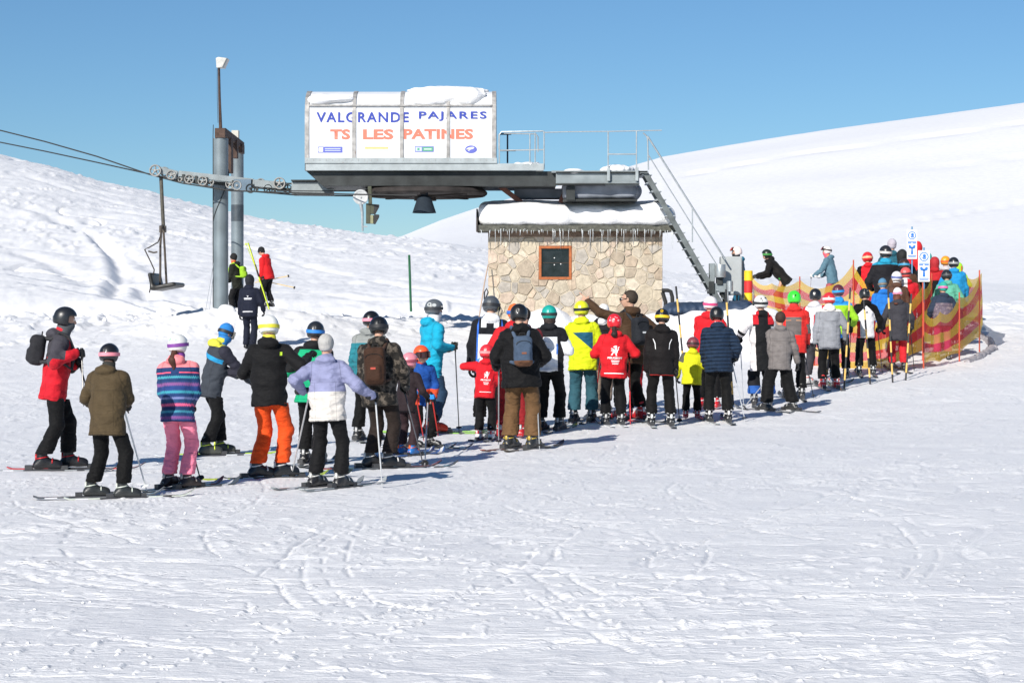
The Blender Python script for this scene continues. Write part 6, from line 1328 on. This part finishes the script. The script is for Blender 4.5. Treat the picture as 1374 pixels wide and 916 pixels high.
# ------------------------------------------------------------------ striped poles, net, signs
YEL = mat('striped_pole_yellow', (.72, .45, .12), .6, var=.12); BLKP = mat('striped_pole_black', (.02, .02, .022), .55)
for (a, b, Y, lb) in (((1116, 395), (1107, 528), 38.4, 'black and yellow striped pole in front of the grey fur hooded coat'),
                  ((1141, 386), (1132.5, 524), 38.2, 'black and yellow striped pole between the grey coat and the white jacket'),
                  ((1159, 403), (1168, 519), 39.2, 'black and yellow striped pole in front of the white raglan jacket'),
                  ((1191.5, 385), (1198, 513), 39.6, 'black and yellow striped pole left of the red trousers'),
                  ((1223, 394), (1215, 508), 40.2, 'black and yellow striped pole right of the red trousers'),
                  ((907, 384), (922, 520), 36, 'black and yellow striped pole standing above the small yellow child'),
                  ((974, 388), (984, 520), 35, 'black and yellow striped pole rising right behind the navy jacket')):
    B = W(b[0], b[1], Y); B.z = gz(B.x, B.y)-.05; A = W(a[0], a[1], Y+.1)
    e = empty('striped_pole', tuple(B)); tag(e, lb, 'striped pole', 'striped poles marking the queue')
    n_ = 9
    for k in range(n_):
        p, q = B.lerp(A, k/n_), B.lerp(A, (k+1)/n_)
        mb = MB(); mb.tube([p, q], .018, 8); sub('shaft_band', mb, BLKP if k % 2 == 0 else YEL, e, autos=True)
def net_mat():
    m = bpy.data.materials.new('safety_net'); m.use_nodes = True; nt = m.node_tree; L = nt.links.new; b = nt.nodes['Principled BSDF']; out = nt.nodes['Material Output']
    at = N(nt, 'ShaderNodeAttribute', attribute_name='uvn'); sp = N(nt, 'ShaderNodeSeparateXYZ'); L(at.outputs['Vector'], sp.inputs[0])
    n = N(nt, 'ShaderNodeTexNoise'); n.inputs['Scale'].default_value = 2.5; L(at.outputs['Vector'], n.inputs['Vector'])
    ad = N(nt, 'ShaderNodeMath', operation='MULTIPLY_ADD'); ad.inputs[1].default_value = .05; L(n.outputs[0], ad.inputs[0]); L(sp.outputs[1], ad.inputs[2])
    r = N(nt, 'ShaderNodeValToRGB'); r.color_ramp.interpolation = 'CONSTANT'; e = r.color_ramp.elements; ye = (.86, .56, .06, 1); re = (.74, .05, .05, 1)
    e[0].color = ye; e[1].position = .225; e[1].color = re
    for p, c in ((.42, ye), (.625, re), (.83, ye)): k = e.new(p); k.color = c
    L(ad.outputs[0], r.inputs[0]); L(r.outputs[0], b.inputs['Base Color']); b.inputs['Roughness'].default_value = .7
    # woven holes: real cut-outs of the knitted mesh
    sx = N(nt, 'ShaderNodeMath', operation='MULTIPLY'); sx.inputs[1].default_value = 55*math.pi; L(sp.outputs[0], sx.inputs[0]); s1 = N(nt, 'ShaderNodeMath', operation='SINE'); L(sx.outputs[0], s1.inputs[0])
    sy = N(nt, 'ShaderNodeMath', operation='MULTIPLY'); sy.inputs[1].default_value = 70*math.pi; L(sp.outputs[1], sy.inputs[0]); s2 = N(nt, 'ShaderNodeMath', operation='SINE'); L(sy.outputs[0], s2.inputs[0])
    mm = N(nt, 'ShaderNodeMath', operation='MULTIPLY'); L(s1.outputs[0], mm.inputs[0]); L(s2.outputs[0], mm.inputs[1]); ab = N(nt, 'ShaderNodeMath', operation='ABSOLUTE'); L(mm.outputs[0], ab.inputs[0])
    gt = N(nt, 'ShaderNodeMath', operation='GREATER_THAN'); gt.inputs[1].default_value = .67; L(ab.outputs[0], gt.inputs[0])
    tl = N(nt, 'ShaderNodeBsdfTranslucent'); L(r.outputs[0], tl.inputs[0]); m1 = N(nt, 'ShaderNodeMixShader'); m1.inputs[0].default_value = .45; L(b.outputs[0], m1.inputs[1]); L(tl.outputs[0], m1.inputs[2])
    tr_ = N(nt, 'ShaderNodeBsdfTransparent'); m2 = N(nt, 'ShaderNodeMixShader'); L(gt.outputs[0], m2.inputs[0]); L(m1.outputs[0], m2.inputs[1]); L(tr_.outputs[0], m2.inputs[2]); L(m2.outputs[0], out.inputs[0])
    return m
NETM = net_mat()
def net(label, pts, sag=.10, polecol=(.50, .07, .03), back=False):
    """pts: (px, py_top, py_bottom, Y, pole?)"""
    e = empty('safety_net', tuple(W(pts[0][0], pts[0][2], pts[0][3]))); tag(e, label, 'safety net', 'yellow and red nets lining the queue')
    K = 14; R_ = 10; vs = []; uv = []; u = 0
    tops = [W(p[0], p[1], p[3]) for p in pts]; bots = [W(p[0], p[2], p[3]) for p in pts]
    cols = 0
    rs = random.Random(len(label))
    for i in range(len(pts)-1):
        L_ = (tops[i+1]-tops[i]).length
        for k in range(K+(i == len(pts)-2)):
            t = k/K; s4 = 4*t*(1-t)
            tp_ = tops[i].lerp(tops[i+1], t); bt_ = bots[i].lerp(bots[i+1], t)
            tp_ = tp_+Vector((0, 0, -sag*s4)); bt_ = bt_+Vector((0, 0, sag*.25*s4))
            for j in range(R_+1):
                v = j/R_; p = bt_.lerp(tp_, v); w_ = .05*math.sin(u*5+v*6+i)+.03*math.sin(u*13-v*9)
                vs.append((p.x+w_*.4, p.y+w_*math.sin(v*math.pi), p.z)); uv.append((u+L_*t, v, 0))
            cols += 1
        u += L_
    idx = np.arange(cols*(R_+1)).reshape(cols, R_+1); q = np.stack([idx[:-1, :-1], idx[1:, :-1], idx[1:, 1:], idx[:-1, 1:]], -1).reshape(-1, 4)
    me = np_mesh('netting', np.array(vs), q); a = me.attributes.new('uvn', 'FLOAT_VECTOR', 'POINT'); a.data.foreach_set('vector', np.array(uv, np.float32).ravel()); me.materials.append(NETM)
    o = bpy.data.objects.new('netting', me); C.objects.link(o); o.parent = e; o.matrix_parent_inverse = Matrix.Translation(-e.location)
    for p, tpt, bpt in zip(pts, tops, bots):
        if p[4]:
            z = gz(bpt.x, bpt.y); mb = MB(); mb.tube([(bpt.x, bpt.y-.02, min(z, bpt.z)-.08), tpt+Vector((0, -.02, .10))], .017, 8)
            sub('stake', mb, mat('orange_red_stake', polecol, .5, var=.1), e, autos=True)
    return e
net('nearest striped net bowed round the right end of the queue', [(1239, 412, 488, 43, 1), (1262, 418, 486, 43.6, 0), (1287, 398, 474, 44.8, 1), (1314, 368, 452, 46.8, 1), (1318, 366, 436, 49, 0), (1290, 362, 430, 51.5, 1)], .2)
net('low striped net behind the white jacket and red trousers', [(1092, 440, 503, 43.5, 1), (1137, 430, 500, 43, 1), (1190, 424, 495, 43, 0), (1238, 385, 470, 45, 1), (1250, 372, 440, 48, 1)], .14)
net('far striped net running from the yellow pad behind the green helmet', [(1010, 372, 410, 54.5, 0), (1036, 380, 420, 54, 0), (1073, 376, 432, 52.5, 1), (1110, 384, 440, 51, 0), (1145, 354, 438, 50, 1), (1178, 392, 446, 49.5, 0), (1186, 398, 452, 49, 1)], .13)
# grey bunched net on the snow
def bn(P):
    d = None
    pts = [(1298, 478, 44.5), (1318, 462, 45.8), (1332, 444, 47.5), (1326, 428, 49.5), (1312, 424, 50.5)]
    Z_ = [Vector((wx(a, Y), Y, gz(wx(a, Y), Y)+.0)) for a, b, Y in pts]
    for a, b in zip(Z_[:-1], Z_[1:]):
        k = cone(P, tuple(a), tuple(b), .07, .10); d = k if d is None else smin(d, k, .08)
    return d+.05*n3(P, 14, 5)
V, Q = mesh_sdf(bn, (wx(1290, 44), 44, .3), (wx(1345, 50), 51.2, 1.9), .035); o = link('folded_net', np_mesh('folded_net', V, Q), mat('grey_net', (.33, .31, .33), .9, var=.4, vscale=30, bump=.6)); tag(o, 'heap of folded grey netting lying on the snow right of the queue', 'folded net')
# yellow and red padding post
PD = grp('padded_post', 'tall foam pad post in yellow and red bands beside the cabinet', 'padded post', (wx(1003, 52), 52, gz(wx(1003, 52), 52)))
pr = [(363, 377, 'y'), (377, 393, 'r'), (393, 404, 'y'), (404, 414, 'r'), (414, 428, 'y')]
for a, b, c in pr:
    mb = MB(); mb.lathe([(0, wz(a, 52)), (.10, wz(a, 52)), (.115, wz(a, 52)-.015), (.115, wz(b, 52)+.015), (.10, wz(b, 52)+.002), (0, wz(b, 52)+.002)], (wx(1004, 52), 52, 0), 'z', 18)
    sub('pad_band', mb, mat('pad_yellow', (.80, .55, .02), .5, var=.1) if c == 'y' else mat('pad_red', (.60, .03, .03), .5, var=.1), PD, autos=True)
fl_ = MB(); fl_.add([W(1008, 366, 52), W(1018, 373, 52.1), W(1022, 390, 52.1), W(1018, 412, 52.1), W(1008, 414, 52)], [(0, 1, 2, 3, 4)]); fl_.add([W(1008, 366, 52.03), W(1018, 373, 52.13), W(1022, 390, 52.13), W(1018, 412, 52.13), W(1008, 414, 52.03)], [(0, 1, 2, 3, 4)])
# signs
SB = mat('sign_blue', (.03, .18, .62), .5); SW = mat('sign_white', (.78, .79, .8), .5); SP = mat('sign_blue_post', (.10, .26, .45), .5)
for lb, x0, x1, y0, y1, yb, Y in (('upper left blue and white notice sign on a slim post', 1217, 1230.5, 308, 347.5, 430, 50.2), ('lower right blue and white notice sign on a slim post', 1232, 1247.5, 336, 378, 455, 46.2)):
    e = grp('notice_sign', lb, 'sign', tuple(W((x0+x1)/2, yb, Y)), 'blue and white notice signs')
    xc = (x0+x1)/2; h_ = y1-y0; wd_ = x1-x0
    mb = MB(); mb.tube([W(xc, yb+20, Y+.05), W(xc, y0-4, Y+.05)], .02, 8); sub('post', mb, SP, e, autos=True)
    mb = MB(); mb.box(tuple(W(x0, y1, Y)), tuple(W(x1, y0, Y)+Vector((0, .02, 0)))); sub('board', mb, SW, e, bev=.004)
    def P2(u, v): return W(x0+u*wd_, y0+v*h_, Y)
    mb = MB(); c = P2(.5, .20); r0, r1 = wx(PX+wd_*.40, Y), wx(PX+wd_*.32, Y)
    n_ = 24; vs = [(c.x+r*math.cos(2*math.pi*k/n_), Y-.004, c.z+r*math.sin(2*math.pi*k/n_)) for r in (r1, r0) for k in range(n_)]; mb.add(vs, [(k, (k+1) % n_, (k+1) % n_+n_, k+n_) for k in range(n_)])
    mb.add([(c.x+r1*.45*math.cos(t)+.01, Y-.004, c.z+r1*.5*math.sin(t)+.02) for t in [2*math.pi*k/12 for k in range(12)]], [tuple(range(12))])
    mb.add([(c.x+r1*a, Y-.005, c.z+r1*b) for a, b in ((-.6, -.3), (-.1, -.7), (.5, -.6), (.7, -.1), (.2, -.35), (-.2, -.2))], [tuple(range(6))])
    sub('mask_symbol', mb, SB, e)
    for (u0, v0, u1, v1) in ((.08, .40, .92, .425), (.08, .44, .44, .475), (.54, .44, .92, .475), (.08, .88, .92, .905), (.14, .925, .86, .945)):
        mb = MB(); a = P2(u0, v1); b = P2(u1, v0); mb.add([(a.x, Y-.004, a.z), (b.x, Y-.004, a.z), (b.x, Y-.004, b.z), (a.x, Y-.004, b.z)], [(0, 1, 2, 3)]); 
        sub('notice_line', mb, SB, e)
    mb = MB()
    for poly in ([(.42, .68), (.58, .68), (.62, .84), (.38, .84)], [(.44, .60), (.56, .60), (.56, .68), (.44, .68)], [(.15, .55), (.3, .52), (.5, .60), (.45, .66), (.2, .63)], [(.85, .55), (.7, .52), (.5, .60), (.55, .66), (.8, .63)]):
        mb.add([tuple(P2(u, v)+Vector((0, -.004, 0))) for u, v in poly], [tuple(range(len(poly)))])
    sub('distance_symbol', mb, SB, e)
    for vv in (.5,):
        mb = MB(); a = P2(0, .508); b = P2(1, .5); mb.box((a.x, Y-.003, a.z), (b.x, Y-.001, b.z)); sub('divider', mb, mat('divider_pink', (.7, .4, .42), .5), e)
mb = MB(); mb.tube([W(1224.5, 308, 50.2), W(1223, 305.5, 50.2), W(1226, 303.5, 50.2), W(1224, 302, 50.2)], .012, 6)
# yellow ski sticks held by the man in red beside the pylon
for a, b, Ya, lb in (((388, 370), (342, 379), 52.6, 'thin yellow ski pole sticking out right of the man by the pylon'), ((396, 386), (345, 375), 52.5, 'second thin yellow ski pole angled lower beside the man by the pylon')):
    A = W(*a, Ya); B = W(*b, Ya); e = empty('ski_pole', tuple(B)); tag(e, lb, 'ski pole', 'ski poles held in the queue')
    mb = MB(); mb.tube([B, A], .012, 6); sub('shaft', mb, mat('pole_yellow', (.7, .48, .16), .5), e); mb = MB(); mb.tube([A.lerp(B, .04), A], .035, 8); sub('basket', mb, RUBBER, e)
A = W(333, 326, 52.3); B = W(362, 417, 52.1); e = empty('ski', tuple(B)); tag(e, 'bright yellow green ski held upright by the man in red beside the pylon', 'ski', None)
mb = MB(); mb.beam(B, A, .05, .02); sub('board', mb, mat('lime_ski', (.62, .78, .03), .35), e); mb = MB(); mb.beam(B.lerp(A, .5), B.lerp(A, .68), .055, .026); sub('binding', mb, RUBBER, e)
# 'Columbia' on the red collar of the quilted navy jacket
def collar_text(pid, body, z, wd_, ht_, col):
    root = PEOPLE[pid]; nk = [o for o in root.children if o.name.startswith('neck_warmer')][0]
    me = text_mesh(body, 1.0, .02, 0); a, b, c, d = mesh_width(me); bvh = BVHTree.FromPolygons([v.co.copy() for v in nk.data.vertices], [tuple(p.vertices) for p in nk.data.polygons])
    for v in me.vertices:
        lx = (v.co.x-(a+b)/2)*wd_/(b-a); lz = z+(v.co.y-(c+d)/2)*ht_/(d-c); hh_ = bvh.ray_cast(Vector((lx, -.6, lz)), Vector((0, 1, 0))); v.co = hh_[0]-Vector((0, .004, 0)) if hh_[0] is not None else Vector((lx, -.1, lz))
    me.materials.clear(); me.materials.append(gm('#f2f0f0', .7, pre='print')); o = bpy.data.objects.new('lettering', me); C.objects.link(o); o.parent = nk
collar_text('a26', 'Columbia', 1.565, .12, .026, '#ffffff')
# sunglasses on the pointing man
